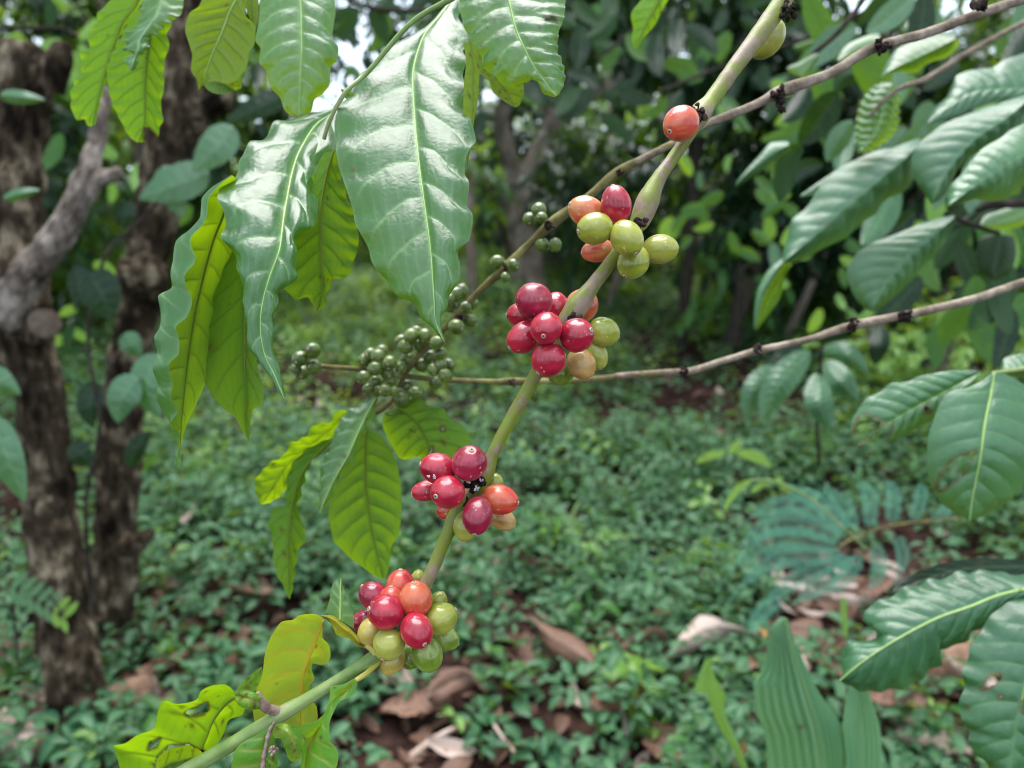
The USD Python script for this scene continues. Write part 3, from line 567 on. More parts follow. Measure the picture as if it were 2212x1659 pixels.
dark_tree = tree('shade_tree', 'dark leafy tree whose low crown hangs over the top centre right', 'tree', gp(1480, 4.7), 2.6, 0.03,
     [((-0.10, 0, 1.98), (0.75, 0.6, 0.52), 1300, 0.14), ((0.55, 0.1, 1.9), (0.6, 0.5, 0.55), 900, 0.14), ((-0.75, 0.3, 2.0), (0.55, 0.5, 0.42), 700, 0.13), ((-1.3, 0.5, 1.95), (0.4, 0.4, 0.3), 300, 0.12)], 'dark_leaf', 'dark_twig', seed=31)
back_tree = tree('shade_tree', 'tall tree of the far wood behind the clearing', 'tree', gp(1500, 14), 6, 0.12,
     [((0, 0, 3.2), (2.6, 1.8, 2.2), 1500, 0.24), ((0.5, 0, 6), (2.4, 2, 1.8), 1300, 0.26)], 'mid_leaf', seed=32)
tag(back_tree, group='trees of the far wood')
for px, d, s, rz in ((1100, 17, 1.0, 70), (1850, 13, 1.0, 200), (2250, 12, 1.0, 300), (430, 14, 1.0, 130), (60, 11, 0.9, 20), (2050, 18, 1.2, 160), (-250, 13, 1.0, 80), (1330, 20, 1.2, 250), (600, 20, 0.8, 10), (250, 19, 1.2, 215)):
    copy_of(back_tree, 'shade_tree', placed('tall blurred tree of the far wood', px), 'tree', gp(px, d), rz, s, 'trees of the far wood')
# the plantation goes on beside and behind the viewer
WHO = iter(['left of the viewer', 'right of the viewer', 'straight behind the viewer', 'behind and left of the viewer', 'behind and right of the viewer', 'far left of the clearing', 'far right of the clearing', 'well behind the viewer on the left', 'well behind the viewer on the right'])
for x, y, s, rz in ((-7.0, 1.2, .8, 40), (7.2, 0.8, .8, 140), (0.5, -9, .9, 260), (-4.5, -7.5, .9, 10), (5.0, -7.6, .9, 90), (-7.5, 5.5, .9, 200), (7.8, 5.4, .9, 330), (-8, -3, .9, 120), (8.4, -3.2, .9, 20)):
    copy_of(back_tree, 'shade_tree', 'plantation tree ' + next(WHO), 'tree', (x, y, 0), rz, s, 'trees around the viewer')
over = tree('tall_shade_tree', 'tall shade tree spreading its crown high over the left of the clearing', 'tree', (-3.4, 4.8, 0), 4.4, 0.10, [((0, 0, 5.0), (2.7, 2.7, 0.9), 1500, 0.24)], 'mid_leaf', seed=51)
copy_of(over, 'tall_shade_tree', 'tall shade tree spreading its crown high over the right of the clearing', 'tree', (3.4, 4.7, 0), 100, 1.0)
copy_of(over, 'tall_shade_tree', 'tall shade tree standing far behind the forked tree', 'tree', (0.75, 12.5, 0), 220, 1.0)
copy_of(over, 'tall_shade_tree', 'tall shade tree left of the old trunks', 'tree', (-4.6, 0.4, 0), 300, 1.0)
copy_of(over, 'tall_shade_tree', 'tall shade tree right of the right-hand bushes', 'tree', (4.6, 1.0, 0), 200, 1.05)
copy_of(over, 'tall_shade_tree', 'tall shade tree beyond the dark trunks at the left', 'tree', (-4.2, 8.5, 0), 140, 1.1)
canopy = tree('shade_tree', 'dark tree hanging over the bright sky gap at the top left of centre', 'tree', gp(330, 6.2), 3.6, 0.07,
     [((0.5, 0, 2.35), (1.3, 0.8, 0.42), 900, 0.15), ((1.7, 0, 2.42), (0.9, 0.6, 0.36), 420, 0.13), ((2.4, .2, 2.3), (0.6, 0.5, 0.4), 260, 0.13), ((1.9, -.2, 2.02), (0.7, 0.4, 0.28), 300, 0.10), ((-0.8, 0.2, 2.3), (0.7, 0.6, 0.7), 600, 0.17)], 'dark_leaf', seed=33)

# forked tree in the middle distance
ft = thing('forked_tree', 'slender grey forked tree standing in the middle of the clearing', 'tree', gp(1140, 6.6))
part('trunk', stem_px([(1150, 645, 95, 6.6), (1142, 600, 76, 6.6), (1135, 530, 66, 6.6), (1122, 450, 66, 6.6), (1118, 395, 78, 6.6)], 12, 0.12, 24, 4, 5), 'far_bark', ft)
part('limb', stem_px([(1112, 400, 44, 6.6), (1100, 340, 36, 6.55), (1085, 270, 34, 6.5), (1095, 190, 28, 6.4), (1080, 60, 24, 6.3)], 10, 0.12, 24, 5, 5), 'far_bark', ft)
part('limb', stem_px([(1128, 400, 48, 6.6), (1165, 325, 42, 6.6), (1195, 265, 40, 6.55), (1250, 215, 40, 6.5), (1310, 190, 30, 6.5), (1390, 120, 24, 6.4)], 10, 0.12, 26, 6, 5), 'far_bark', ft)
part('limb', stem_px([(1195, 265, 30, 6.55), (1190, 190, 30, 6.5), (1200, 100, 24, 6.4), (1185, 10, 20, 6.3)], 10, 0.12, 20, 7, 5), 'far_bark', ft)
fc = crown(P(1140, 60, 6.4), (0.9, 0.6, 0.45), 420, 0.17, 77)
part('crown', fc[:2], 'dark_leaf', ft, None, fc[2])
for i, (px, y0, x1, y1, w, d, m, lab) in enumerate([(1018, 650, 1012, 480, 20, 6.0, 'pink_bark', 'thin reddish trunk left of the forked tree'), (1275, 640, 1262, 470, 38, 7.5, 'far_bark', 'dark thin trunk right of the forked tree'), (1575, 740, 1590, 690, 34, 4.6, 'dark_twig', 'dark slim trunk in shade behind the hanging right-hand leaves'),
        (1195, 330, 1180, 180, 46, 8.0, 'pink_bark', 'pinkish dead stalk standing behind the forked tree'), (1310, 420, 1316, 330, 30, 8.0, 'pink_bark', 'pale drooping dead stalk right of the forked tree')]):
    g = gp(px, d)
    st = thing('tree_stem', lab, 'tree', g)
    part('trunk', tube([g - [0, 0, .05], P(px * .5 + x1 * .5 + 4, y0 * .5 + y1 * .5, d), P(x1, y1, d), P(x1 + 10, y1 - 120, d)], [w / 2 / F * d * 1.1, w / 2 / F * d, w / 2 / F * d * .9, w / 2 / F * d * .5], 9, 0.2, i, 7, 14), m, st)
    c = crown(P(x1 + 10, y1 - 90, d), (0.35, 0.3, 0.22), 70, 0.14, 90 + i); part('crown', c[:2], 'mid_leaf', st, None, c[2])

# the old trunks at the left
def trunk_px(pts, n=72, lump=0.22, steps=200, seed=0, sc=9.0):
    """Gnarled wood: a lumpy tube with fibrous ridges and crevices running along it."""
    p = np.array(pts, float); path = P(p[:, 0], p[:, 1], p[:, 3]); rad = p[:, 2] / 2 / F * p[:, 3]
    v, f = tube(path, rad, n, lump, seed, sc, steps)
    k = (len(v) - 2) // n; q = v[:k * n].reshape(k, n, 3); c = q.mean(1, keepdims=True); o = q - c; r = np.linalg.norm(o, axis=2, keepdims=True)
    ln = np.r_[0, np.cumsum(np.linalg.norm(np.diff(c[:, 0], axis=0), axis=1))][:, None]
    th = np.linspace(0, 2 * np.pi, n, endpoint=False)[None]; R0 = float(rad.mean())
    tw = th + .25 * np.sin(ln * 9 + seed)
    a = np.stack(np.broadcast_arrays(np.cos(tw) * R0 * 110, np.sin(tw) * R0 * 110, ln * 16 + seed * 3), -1)
    ridge = 1 - 2 * np.abs(meshkit.fbm(a, 4, seed + 5) - .5)
    b = np.stack(np.broadcast_arrays(np.cos(tw) * R0 * 40, np.sin(tw) * R0 * 40, ln * 22 + seed), -1)
    lumps = meshkit.fbm(b, 3, seed + 9) - .5
    d = (-(ridge ** 3) * .010 + lumps * .020 + .004)[..., None] * min(1, R0 / .035)
    q = q + o / r * d
    v = v.copy(); v[:k * n] = q.reshape(-1, 3)
    return v, f
ot = thing('old_coffee_tree', 'old gnarled trunk at the left edge with cut stubs and a bent limb', 'tree', on_ground(150, 1470))
part('trunk', trunk_px([(170, 1560, 124, 1.62), (156, 1450, 112, 1.62), (128, 1250, 106, 1.62), (104, 1050, 102, 1.62), (84, 850, 102, 1.6), (52, 700, 108, 1.58), (40, 520, 100, 1.58), (40, 350, 106, 1.58), (48, 200, 112, 1.58), (55, 105, 104, 1.58)], seed=2), 'trunk_bark', ot)
part('limb', trunk_px([(20, 690, 90, 1.50), (55, 600, 74, 1.46), (110, 530, 66, 1.45), (150, 465, 60, 1.45), (185, 400, 56, 1.45), (205, 320, 40, 1.46), (216, 250, 36, 1.47), (226, 190, 28, 1.48)], 48, 0.18, 60, 3, 16), 'limb_bark', ot, 'bent pale grey limb rising to a broken top')
part('stub', trunk_px([(190, 405, 44, 1.45), (225, 385, 36, 1.44), (262, 372, 28, 1.44)], 48, 0.25, 60, 4, 20), 'limb_bark', ot)
part('stub', trunk_px([(60, 715, 80, 1.56), (80, 705, 72, 1.52), (94, 700, 64, 1.49)], 48, 0.15, 60, 5, 16), 'trunk_bark', ot)
cf = tube([P(93, 700, 1.492), P(99, 698, 1.478)], [0.029, 0.0275], 18, 0.06, 3, 30, 4); part('cut_face', cf, 'cut_wood', ot)
part('stub', trunk_px([(110, 190, 60, 1.55), (130, 130, 50, 1.54), (138, 95, 40, 1.54)], 48, 0.3, 60, 6, 16), 'trunk_bark', ot)
o2 = thing('old_coffee_tree', 'leaning dark trunk with a knot, second from the left edge', 'tree', on_ground(225, 1410))
part('trunk', trunk_px([(228, 1500, 104, 1.86), (236, 1400, 94, 1.86), (248, 1200, 92, 1.85), (258, 1000, 88, 1.84), (278, 800, 84, 1.82), (302, 650, 80, 1.8), (328, 500, 90, 1.78), (364, 350, 108, 1.75), (396, 220, 106, 1.72), (410, 110, 96, 1.7), (425, -60, 84, 1.68)], seed=8), 'trunk_bark', o2)
part('stub', trunk_px([(410, 260, 70, 1.72), (455, 228, 58, 1.70), (495, 214, 44, 1.69)], 48, 0.25, 60, 9, 14), 'trunk_bark', o2)
part('knot', trunk_px([(300, 610, 90, 1.76), (322, 590, 86, 1.68), (330, 585, 60, 1.655)], 48, 0.3, 60, 10, 14), 'trunk_bark', o2)
part('stub', trunk_px([(270, 1190, 70, 1.82), (305, 1165, 44, 1.8), (325, 1150, 26, 1.79)], 48, 0.3, 60, 11, 14), 'trunk_bark', o2)

# round-leaved vine on the old trunks
vine = thing('climbing_vine', 'broad-leaved dark green vine climbing the two old trunks', 'vine', on_ground(200, 1300))
part('stem', stem_px([(200, 1300, 9, 1.5), (185, 1100, 9, 1.45), (215, 900, 8, 1.42), (190, 720, 8, 1.42), (225, 560, 8, 1.44), (330, 450, 7, 1.46), (420, 330, 7, 1.46), (520, 240, 6, 1.46)], 7, 0.1, 60, 3), 'dark_twig', vine)
for i, (mid, w, d, mat) in enumerate([
    ([(505, 275), (465, 320), (415, 370)], 92, 1.40, 'matte_leaf'), ([(452, 375), (370, 400), (300, 430)], 96, 1.44, 'matte_leaf'), ([(350, 360), (372, 410), (395, 470)], 80, 1.46, 'matte_leaf'),
    ([(615, 205), (550, 235), (485, 268)], 62, 1.42, 'dark_leaf'), ([(0, 205), (45, 210), (98, 216)], 36, 1.30, 'matte_leaf'), ([(8, 430), (48, 418), (88, 410)], 30, 1.32, 'matte_leaf'),
    ([(190, 590), (222, 640), (240, 695)], 105, 1.36, 'dark_leaf'), ([(160, 575), (172, 620), (160, 670)], 60, 1.44, 'dark_leaf'), ([(268, 720), (285, 745), (305, 770)], 56, 1.46, 'matte_leaf'),
    ([(300, 820), (262, 865), (255, 915)], 84, 1.34, 'matte_leaf'), ([(345, 770), (318, 830), (350, 900)], 92, 1.36, 'matte_leaf'), ([(215, 830), (192, 880), (205, 925)], 70, 1.42, 'dark_leaf'), ([(262, 435), (270, 465), (262, 495)], 60, 1.46, 'dark_leaf'),
    ([(150, 960), (180, 985), (200, 1010)], 60, 1.48, 'dark_leaf'), ([(-20, 900), (20, 1000), (55, 1085)], 90, 1.10, 'matte_leaf'), ([(-30, 800), (10, 830), (45, 852)], 66, 1.15, 'matte_leaf'), ([(-25, 930), (12, 950), (40, 990)], 60, 1.14, 'matte_leaf'), ([(280, 1010), (300, 960), (330, 930)], 50, 1.5, 'dark_leaf')]):
    simple_leaf(vine, mid, w * .86, [d, d - .01, d], fold=-0.008, mat=mat, shape=0.36, wave=0.02, nu=19, nv=40, relief=0.0015, nveins=6)
# pinnate seedling by the left trunk
pin = thing('pinnate_seedling', 'small pinnate-leaved seedling in front of the left trunk', 'seedling', on_ground(60, 1450))
part('stem', stem_px([(40, 1440, 6, 1.42), (30, 1330, 6, 1.4), (50, 1255, 5, 1.38), (140, 1330, 4, 1.35)], 6, 0, 30), 'dark_twig', pin)
for i in range(7):
    a = i / 6; x, y = 25 + 110 * a, 1268 + 65 * a
    for s in (-1, 1):
        simple_leaf(pin, [(x, y), (x + 12 - 8 * s, y + s * 18), (x + 22 - 12 * s, y + 34 * s)], 17, 1.36, mat='bright_leaf' if i > 4 else 'matte_leaf', nu=7, nv=12, relief=0.0, nveins=4)

# ------------------------------------------------------------------ the ripe coffee branch in front
hb = thing('coffee_branch', 'sharp foreground coffee branch with clusters of red and green cherries', 'coffee branch', P(1240, 675, .37))
part('stem', stem_px(HS := [(x, y, w * .87, d) for x, y, w, d in [(1725, -60, 50, .41), (1690, 2, 48, .405), (1640, 75, 45, .40), (1585, 148, 40, .395), (1535, 218, 40, .39), (1512, 246, 54, .385), (1496, 278, 34, .38), (1455, 340, 31, .378), (1420, 390, 38, .374), (1397, 440, 58, .372), (1383, 476, 50, .371), (1368, 500, 34, .37), (1318, 568, 33, .369), (1282, 615, 37, .368), (1244, 666, 56, .367), (1226, 690, 48, .367), (1205, 715, 36, .367), (1170, 785, 32, .366),
     (1142, 838, 34, .366), (1100, 912, 32, .366), (1066, 978, 31, .366), (1045, 1030, 44, .366), (1015, 1070, 40, .366), (982, 1118, 40, .365), (970, 1145, 33, .364), (955, 1180, 33, .364), (930, 1240, 33, .363), (905, 1290, 32, .363), (862, 1360, 32, .362), (825, 1405, 30, .36)]], 18, 0.07, 190, 1, 260), 'cherry_stem', hb)
part('stem', stem_px([(830, 1400, 30, .36), (795, 1428, 28, .359), (720, 1476, 26, .356), (660, 1512, 27, .354), (612, 1540, 34, .352), (585, 1556, 31, .351), (500, 1608, 31, .348), (390, 1672, 33, .345), (330, 1706, 33, .343)], 16, 0.04, 90, 2, 260), 'green_stem', hb, 'young green end of the stem')
for (x, y, d, r, s) in [(1510, 248, .377, 22, 1), (1385, 478, .364, 18, 2), (1238, 692, .358, 18, 3), (1024, 1046, .357, 27, 4), (1000, 1075, .36, 18, 5), (880, 1330, .362, 26, 6), (1700, 25, .40, 20, 8)]:
    part('node', scar(x, y, d, r, s), 'node_dark', hb)
for (x, y, d, r, s) in [(1010, 1040, .349, 7, 21), (1030, 1054, .349, 7, 22), (938, 1030, .346, 5, 23), (1040, 1036, .35, 5, 24), (925, 1029, .347, 4, 25)]:
    part('mealybug', scar(x, y, d, r, s, 8), 'mealy_white', hb, 'tiny white waxy speck in the cluster')
RED, DK, OR, RO, GN, DG, YE, BR = 'cherry_red', 'cherry_dark', 'cherry_orange', 'cherry_redorange', 'cherry_green', 'cherry_deepgreen', 'cherry_yellow', 'cherry_brown'
WORD = {RED: 'ripe red', DK: 'dark overripe red', OR: 'half ripe orange', RO: 'orange-red', GN: 'unripe yellow-green', DG: 'unripe green', YE: 'pale yellow-orange', BR: 'brownish orange'}
CH = [  # x, y, along, across, direction of blossom end, turn to lens, colour, distance
 (1471, 267, 41, 35, 215, 38, RO, .366, 'lone at the top node'), (1656, 84, 42, 33, 235, -10, GN, .425, 'lone behind the top of the stem'),
 (1331, 441, 38, 31, 100, 10, RED, .358, 'topmost of the upper cluster'), (1267, 457, 38, 32, 155, 10, OR, .365, 'in the upper cluster'), (1285, 494, 37, 33, 190, 15, GN, .352, 'in the upper cluster'), (1354, 515, 39, 33, 300, 20, GN, .349, 'at the front of the upper cluster'),
 (1426, 538, 37, 30, 5, -5, GN, .366, 'at the right of the upper cluster'), (1368, 566, 36, 32, 240, 15, GN, .362, 'below the others of the upper cluster'), (1291, 541, 34, 24, 190, 10, OR, .377, 'half hidden in the upper cluster'),
 (1153, 650, 36, 38, 230, -50, DK, .354, 'topmost of the middle cluster'), (1126, 680, 30, 26, 180, 0, RED, .368, 'half hidden in the middle cluster'), (1200, 662, 30, 27, 80, -20, RED, .374, 'half hidden in the middle cluster'), (1257, 660, 36, 33, 60, -10, OR, .382, 'behind the stem in the middle cluster'),
 (1132, 729, 37, 32, 215, 8, RED, .355, 'at the left of the middle cluster'), (1180, 709, 37, 33, 250, 62, RED, .341, 'at the front of the middle cluster'), (1246, 724, 36, 35, 20, 35, RED, .345, 'at the right of the middle cluster'), (1185, 777, 36, 36, 232, 12, RED, .346, 'lowest of the middle cluster'),
 (1304, 717, 33, 30, 340, -10, GN, .366, 'at the right of the middle cluster'), (1286, 766, 32, 25, 290, 0, GN, .37, 'half hidden in the middle cluster'), (1256, 786, 33, 30, 300, 5, BR, .36, 'at the lower right of the middle cluster'), (1211, 806, 26, 28, 260, 0, DG, .374, 'at the bottom of the middle cluster'),
 (946, 1012, 37, 32, 165, 10, RED, .356, 'at the upper left of the third cluster'), (1014, 1000, 36, 37, 80, 40, DK, .35, 'topmost of the third cluster'), (921, 1060, 30, 21, 190, 10, RED, .366, 'half hidden in the third cluster'), (967, 1063, 37, 34, 200, 50, RED, .346, 'at the front of the third cluster'),
 (963, 1101, 20, 18, 220, 0, RO, .37, 'half hidden in the third cluster'), (1079, 1079, 39, 31, 350, 10, RO, .356, 'at the right of the third cluster'), (1031, 1114, 39, 31, 262, 25, DK, .345, 'lowest of the third cluster'), (1006, 1136, 31, 26, 265, 0, GN, .362, 'half hidden in the third cluster'),
 (1084, 1120, 30, 23, 330, 0, BR, .37, 'half hidden in the third cluster'), (1069, 1043, 19, 18, 80, 0, GN, .372, 'small, half hidden in the third cluster'), (990, 1078, 18, 15, 250, 20, GN, .356, 'small, deep in the third cluster'), (975, 1085, 20, 13, 200, 20, DG, .356, 'small, deep in the third cluster'),
 (805, 1285, 29, 28, 140, 0, DK, .36, 'at the upper left of the lowest cluster'), (865, 1263, 31, 29, 90, 5, RO, .364, 'topmost of the lowest cluster'), (845, 1291, 24, 26, 90, 10, RO, .357, 'half hidden in the lowest cluster'), (833, 1322, 37, 36, 170, 28, RED, .346, 'at the front left of the lowest cluster'),
 (898, 1294, 37, 34, 95, 15, RO, .35, 'at the upper right of the lowest cluster'), (900, 1362, 38, 33, 300, 40, RED, .341, 'at the front of the lowest cluster'), (787, 1340, 30, 22, 200, 0, DK, .364, 'half hidden in the lowest cluster'), (800, 1365, 31, 26, 240, 0, YE, .355, 'at the left of the lowest cluster'),
 (840, 1391, 33, 33, 248, 30, GN, .346, 'at the lower left of the lowest cluster'), (951, 1336, 36, 31, 30, -10, GN, .353, 'at the right of the lowest cluster'), (963, 1379, 28, 25, 335, 0, DG, .363, 'at the lower right of the lowest cluster'), (923, 1413, 36, 31, 290, 5, DG, .355, 'lowest of the lowest cluster'),
 (946, 1300, 22, 18, 60, 0, GN, .37, 'half hidden in the lowest cluster'), (848, 1430, 29, 22, 230, 0, YE, .362, 'at the bottom of the lowest cluster'), (888, 1417, 26, 24, 260, 0, DG, .37, 'deep in the lowest cluster'), (904, 1249, 17, 15, 90, 0, GN, .374, 'small, behind the stem at the lowest cluster')]
for i, (x, y, ra, rb, an, tw, m, d, where) in enumerate(CH):
    cherry(hb, x, y, ra, rb, an, tw, m, d, f'{WORD[m]} coffee cherry, {where}', i + 1)

# leaves at the end of the ripe branch
LB = dict(relief=0.0009, spots=0.5)
leaf(hb, [ZB((1645, 425), (1560, 395), (1470, 405), (1420, 440), (1350, 450), (1280, 530), (1240, 610), (1215, 700), (1195, 850), (1150, 970), (1130, 1100), (1140, 1190), (1220, 1235), (1470, 1225)),
          ZB((1640, 440), (1600, 570), (1550, 700), (1500, 850), (1485, 1000), (1475, 1215)),
          ZB((1650, 450), (1640, 560), (1690, 630), (1700, 700), (1660, 770), (1620, 770), (1570, 760), (1560, 800), (1580, 870), (1545, 940), (1560, 1020), (1600, 1090), (1605, 1160), (1480, 1220))],
     [[.358, .352, .356, .36], [.36, .366, .37, .37], [.362, .372, .374, .372]], top=False, mat='yellow_leaf', nveins=6, midrib='midrib_yellow', bulge=0.003, spots=0.12, label='large yellowing leaf seen from below with brown scars', relief=0.0009)
leaf(hb, [ZB((1000, 1005), (950, 930), (910, 915), (850, 920), (740, 970), (720, 1020), (650, 1050), (560, 1060), (480, 1035), (440, 1075), (395, 1240), (270, 1290), (180, 1350), (95, 1372), (130, 1470), (160, 1570), (300, 1680)),
          ZB((1000, 1010), (900, 1090), (830, 1190), (790, 1290), (740, 1400), (600, 1560), (340, 1690)),
          ZB((1005, 1015), (1070, 1090), (1050, 1140), (950, 1180), (920, 1260), (880, 1330), (800, 1410), (760, 1500), (640, 1620), (360, 1695))],
     [[.352, .338, .334, .334, .338], [.352, .356, .358, .358, .356], [.353, .362, .366, .362, .356]], top=False, mat='young_leaf', nveins=6, midrib='midrib_dark', bulge=0.002, relief=0.0009, spots=0.25, label='chewed green leaf with large holes at the lower left end of the branch',
     holes=[ZB((625, 1150), (700, 1110), (800, 1065), (806, 1110), (770, 1155), (700, 1172), (650, 1165)), ZB((348, 1420), (360, 1370), (440, 1330), (410, 1400)), ZB((420, 1470), (500, 1400), (560, 1385), (660, 1370), (740, 1402), (810, 1440), (700, 1750), (360, 1750))])
leaf(hb, [ZB((1000, 975), (1090, 960), (1150, 980), (1200, 1045)), ZB((995, 995), (1070, 1010), (1130, 1030), (1205, 1065)), ZB((1000, 1010), (1040, 1080), (1100, 1100), (1205, 1085))], [[.352, .342, .346], [.352, .339, .345], [.352, .343, .348]], mat='young_leaf', nu=23, nv=50, midrib=None, nveins=3, bulge=.002, name='leaf_base')
leaf(hb, [ZB((420, 1470), (500, 1395), (560, 1380), (660, 1365), (740, 1400)), ZB((400, 1600), (520, 1500), (600, 1480), (700, 1460), (790, 1470)), ZB((400, 1720), (520, 1640), (620, 1600), (700, 1580), (760, 1560))], [.366, .370, .366], top=False, mat='coffee_leaf', nu=31, nv=70, midrib=None, label='shaded piece of leaf behind the chewed leaf', nveins=4)
leaf(hb, [ZB((1010, 970), (1060, 890), (1120, 840), (1195, 782)), ZB((1012, 972), (1080, 925), (1140, 880), (1197, 800)), ZB((1012, 975), (1150, 960), (1190, 890), (1199, 805))], [.375, .374, .372], top=False, mat='young_leaf', nu=23, nv=50, midrib=None, nveins=3, label='bit of green leaf between the yellow and the chewed leaf')
part('petiole', tube(P(*np.array(ZB((1150, 985), (1190, 1040), (1230, 1090), (1300, 1110), (1330, 1120))).T, [.345, .345, .347, .35, .352]), np.array([9, 10, 11, 11, 9]) / F * .347, 12, 0.15, 1, 300, 30), 'petiole_dry', hb)
leaf(hb, [ZB((1660, 388), (1690, 300), (1712, 190), (1745, 145), (1776, 133)), ZB((1770, 440), (1772, 330), (1772, 230), (1777, 134)), ZB((1872, 505), (1872, 420), (1835, 310), (1802, 220), (1778, 133))], [[.352, .352, .353], [.350, .350, .352], [.352, .352, .353]], mat='coffee_leaf', nu=41, nv=80, nveins=4, relief=.0003, label='small upright pale leaf left of the lowest cherries', spots=.05)
leaf(hb, [ZB((1625, 405), (1700, 405), (1780, 450), (1850, 510), (1900, 560), (1985, 632)), ZB((1628, 412), (1720, 440), (1790, 500), (1860, 550), (1910, 605), (1985, 640)), ZB((1632, 420), (1710, 480), (1745, 550), (1850, 585), (1905, 640), (1985, 652))], [[.349, .352, .354], [.346, .348, .351], [.349, .352, .354]], mat='yellow_leaf', nu=21, nv=60, nveins=4, midrib=None, relief=.0006, name='leaf_base', label='yellow twisted leaf base')
part('petiole', tube(P(*np.array(ZB((1960, 622), (2010, 660), (2040, 690))).T, .352), np.array([6, 7, 8]) / F * .352, 10, 0.1, 2, 300, 14), 'petiole_yellow', hb)
leaf(hb, [ZB((1265, 1195), (1150, 1290), (1020, 1370), (985, 1440), (968, 1540), (960, 1700)), ZB((1280, 1200), (1240, 1300), (1215, 1400), (1205, 1500), (1230, 1700)), ZB((1290, 1215), (1292, 1320), (1302, 1420), (1310, 1500), (1320, 1700))], [[.348, .342, .345], [.349, .345, .348], [.35, .35, .352]], mat='young_leaf', nu=41, nv=90, nveins=5, midrib='midrib_yellow', bulge=.002, label='fresh leaf with a dried reddish midrib below the stem', brown_tip=0.1)
part('dry_strip', tube(P(*np.array(ZB((1285, 1195), (1245, 1280), (1222, 1370), (1205, 1470), (1190, 1600))).T, .3445), np.array([3, 5, 4, 5, 4]) / F * .345, 8, 0.6, 5, 500, 40), 'petiole_dry', hb)
part('dry_strip', scar(*ZB((1290, 1400))[0], .343, 11, 41), 'petiole_dry', hb)
leaf(hb, [ZB((1275, 1300), (1285, 1225), (1350, 1198), (1410, 1225), (1455, 1290), (1490, 1385), (1480, 1455), (1432, 1492)), ZB((1280, 1302), (1330, 1250), (1370, 1260), (1410, 1330), (1440, 1410), (1432, 1490)), ZB((1282, 1312), (1325, 1310), (1352, 1350), (1375, 1420), (1390, 1462), (1430, 1494))], [[.347, .340, .343, .346], [.346, .334, .338, .344], [.347, .342, .344, .346]], mat='young_leaf', nu=31, nv=80, nveins=4, midrib=None, bulge=.001, label='curled glossy leaf lobe below the stem')
leaf(hb, [ZB((1880, 868), (1790, 915), (1700, 935), (1690, 1020), (1660, 1120), (1560, 1200), (1425, 1232), (1460, 1330), (1490, 1395), (1475, 1534), (1450, 1700)), ZB((1890, 875), (1800, 970), (1700, 1100), (1620, 1230), (1540, 1360), (1490, 1500), (1470, 1720)), ZB((1896, 880), (1882, 960), (1835, 1010), (1770, 1040), (1722, 1120), (1690, 1220), (1692, 1320), (1742, 1390), (1757, 1460), (1730, 1560), (1640, 1720))], [[.35, .347, .344, .342], [.35, .352, .351, .348], [.35, .345, .343, .342]], mat='young_leaf', nu=61, nv=150, nveins=7, midrib='midrib_yellow', bulge=.002, relief=.001, label='bright green leaf hanging below the lowest cherries')
part('petiole', tube(P(*np.array(ZB((2055, 735), (2010, 790), (1950, 845), (1885, 885))).T, [.362, .358, .354, .35]), np.array([9, 7, 6, 5]) / F * .355, 10, 0.06, 3, 200, 30), 'petiole_yellow', hb)

# ------------------------------------------------------------------ big leaves hanging in front, top left and centre
sh = thing('leafy_coffee_shoot', 'shoot of large wavy coffee leaves hanging at the upper left of centre', 'coffee shoot', P(760, 150, .40))
part('twig', stem_px([(1060, -90, 16, .40), (1000, -20, 14, .395), (900, 40, 12, .405), (790, 160, 11, .405), (742, 205, 10, .40), (700, 300, 9, .41)], 10, 0.05, 50, 7), 'green_stem', sh)
BIG = dict(nu=97, nv=260, relief=0.0013, smooth=0.7)
leaf(sh, [I((984, -12), (955, 35), (912, 78), (860, 88), (825, 116), (789, 151), (761, 193), (730, 246), (728, 309), (730, 351), (754, 422), (765, 474), (786, 517), (807, 570), (832, 606), (860, 638), (891, 655), (909, 684), (937, 708), (955, 733)),
          I((986, -12), (948, 35), (912, 82), (891, 169), (895, 246), (905, 351), (919, 457), (930, 540), (937, 641), (940, 690), (957, 733)),
          I((988, -12), (997, 21), (990, 32), (1004, 63), (1013, 91), (1000, 109), (1007, 134), (1000, 158), (1018, 197), (1018, 218), (1000, 239), (1018, 267), (1028, 299), (1014, 327), (1004, 351), (1004, 376), (1013, 401), (1009, 439), (1021, 474), (1014, 517), (988, 548), (995, 571), (990, 606), (972, 638), (965, 666), (951, 687), (952, 708), (960, 733))],
     [[.465, .425, .388, .368, .356], [.46, .418, .381, .360, .350], [.46, .418, .383, .364, .352]], nveins=10, bulge=0.0035, ruffle=.0016, label='largest leaf, broad and glossy, hanging in the centre', spots=.35, lean=.12, **BIG)
leaf(sh, [I((744, 203), (725, 236), (703, 243), (654, 253), (598, 262), (576, 292), (545, 306), (527, 334), (515, 344), (513, 376), (506, 397), (473, 400), (471, 432), (485, 464), (480, 510), (503, 548), (513, 575), (524, 606), (520, 638), (534, 670), (531, 705), (538, 740), (559, 775), (590, 808), (600, 835), (612, 859)),
          I((746, 203), (721, 239), (682, 267), (657, 306), (640, 341), (629, 380), (622, 415), (612, 475), (606, 530), (585, 590), (568, 650), (562, 700), (570, 760), (594, 812), (613, 859)),
          I((748, 205), (733, 232), (729, 271), (740, 306), (735, 327), (710, 341), (682, 358), (687, 387), (673, 415), (685, 439), (687, 467), (675, 492), (640, 510), (633, 527), (643, 562), (643, 590), (630, 607), (598, 627), (594, 659), (587, 683), (594, 708), (580, 740), (592, 780), (602, 820), (615, 859))],
     [[.47, .42, .372, .362, .356], [.465, .412, .366, .358, .354], [.465, .415, .374, .366, .358]], nveins=10, bulge=0.004, ruffle=.0022, relief=.0019, nu=97, nv=260, smooth=.7, label='long puckered pale glossy leaf with rolled margins, left of the largest leaf', spots=.3)
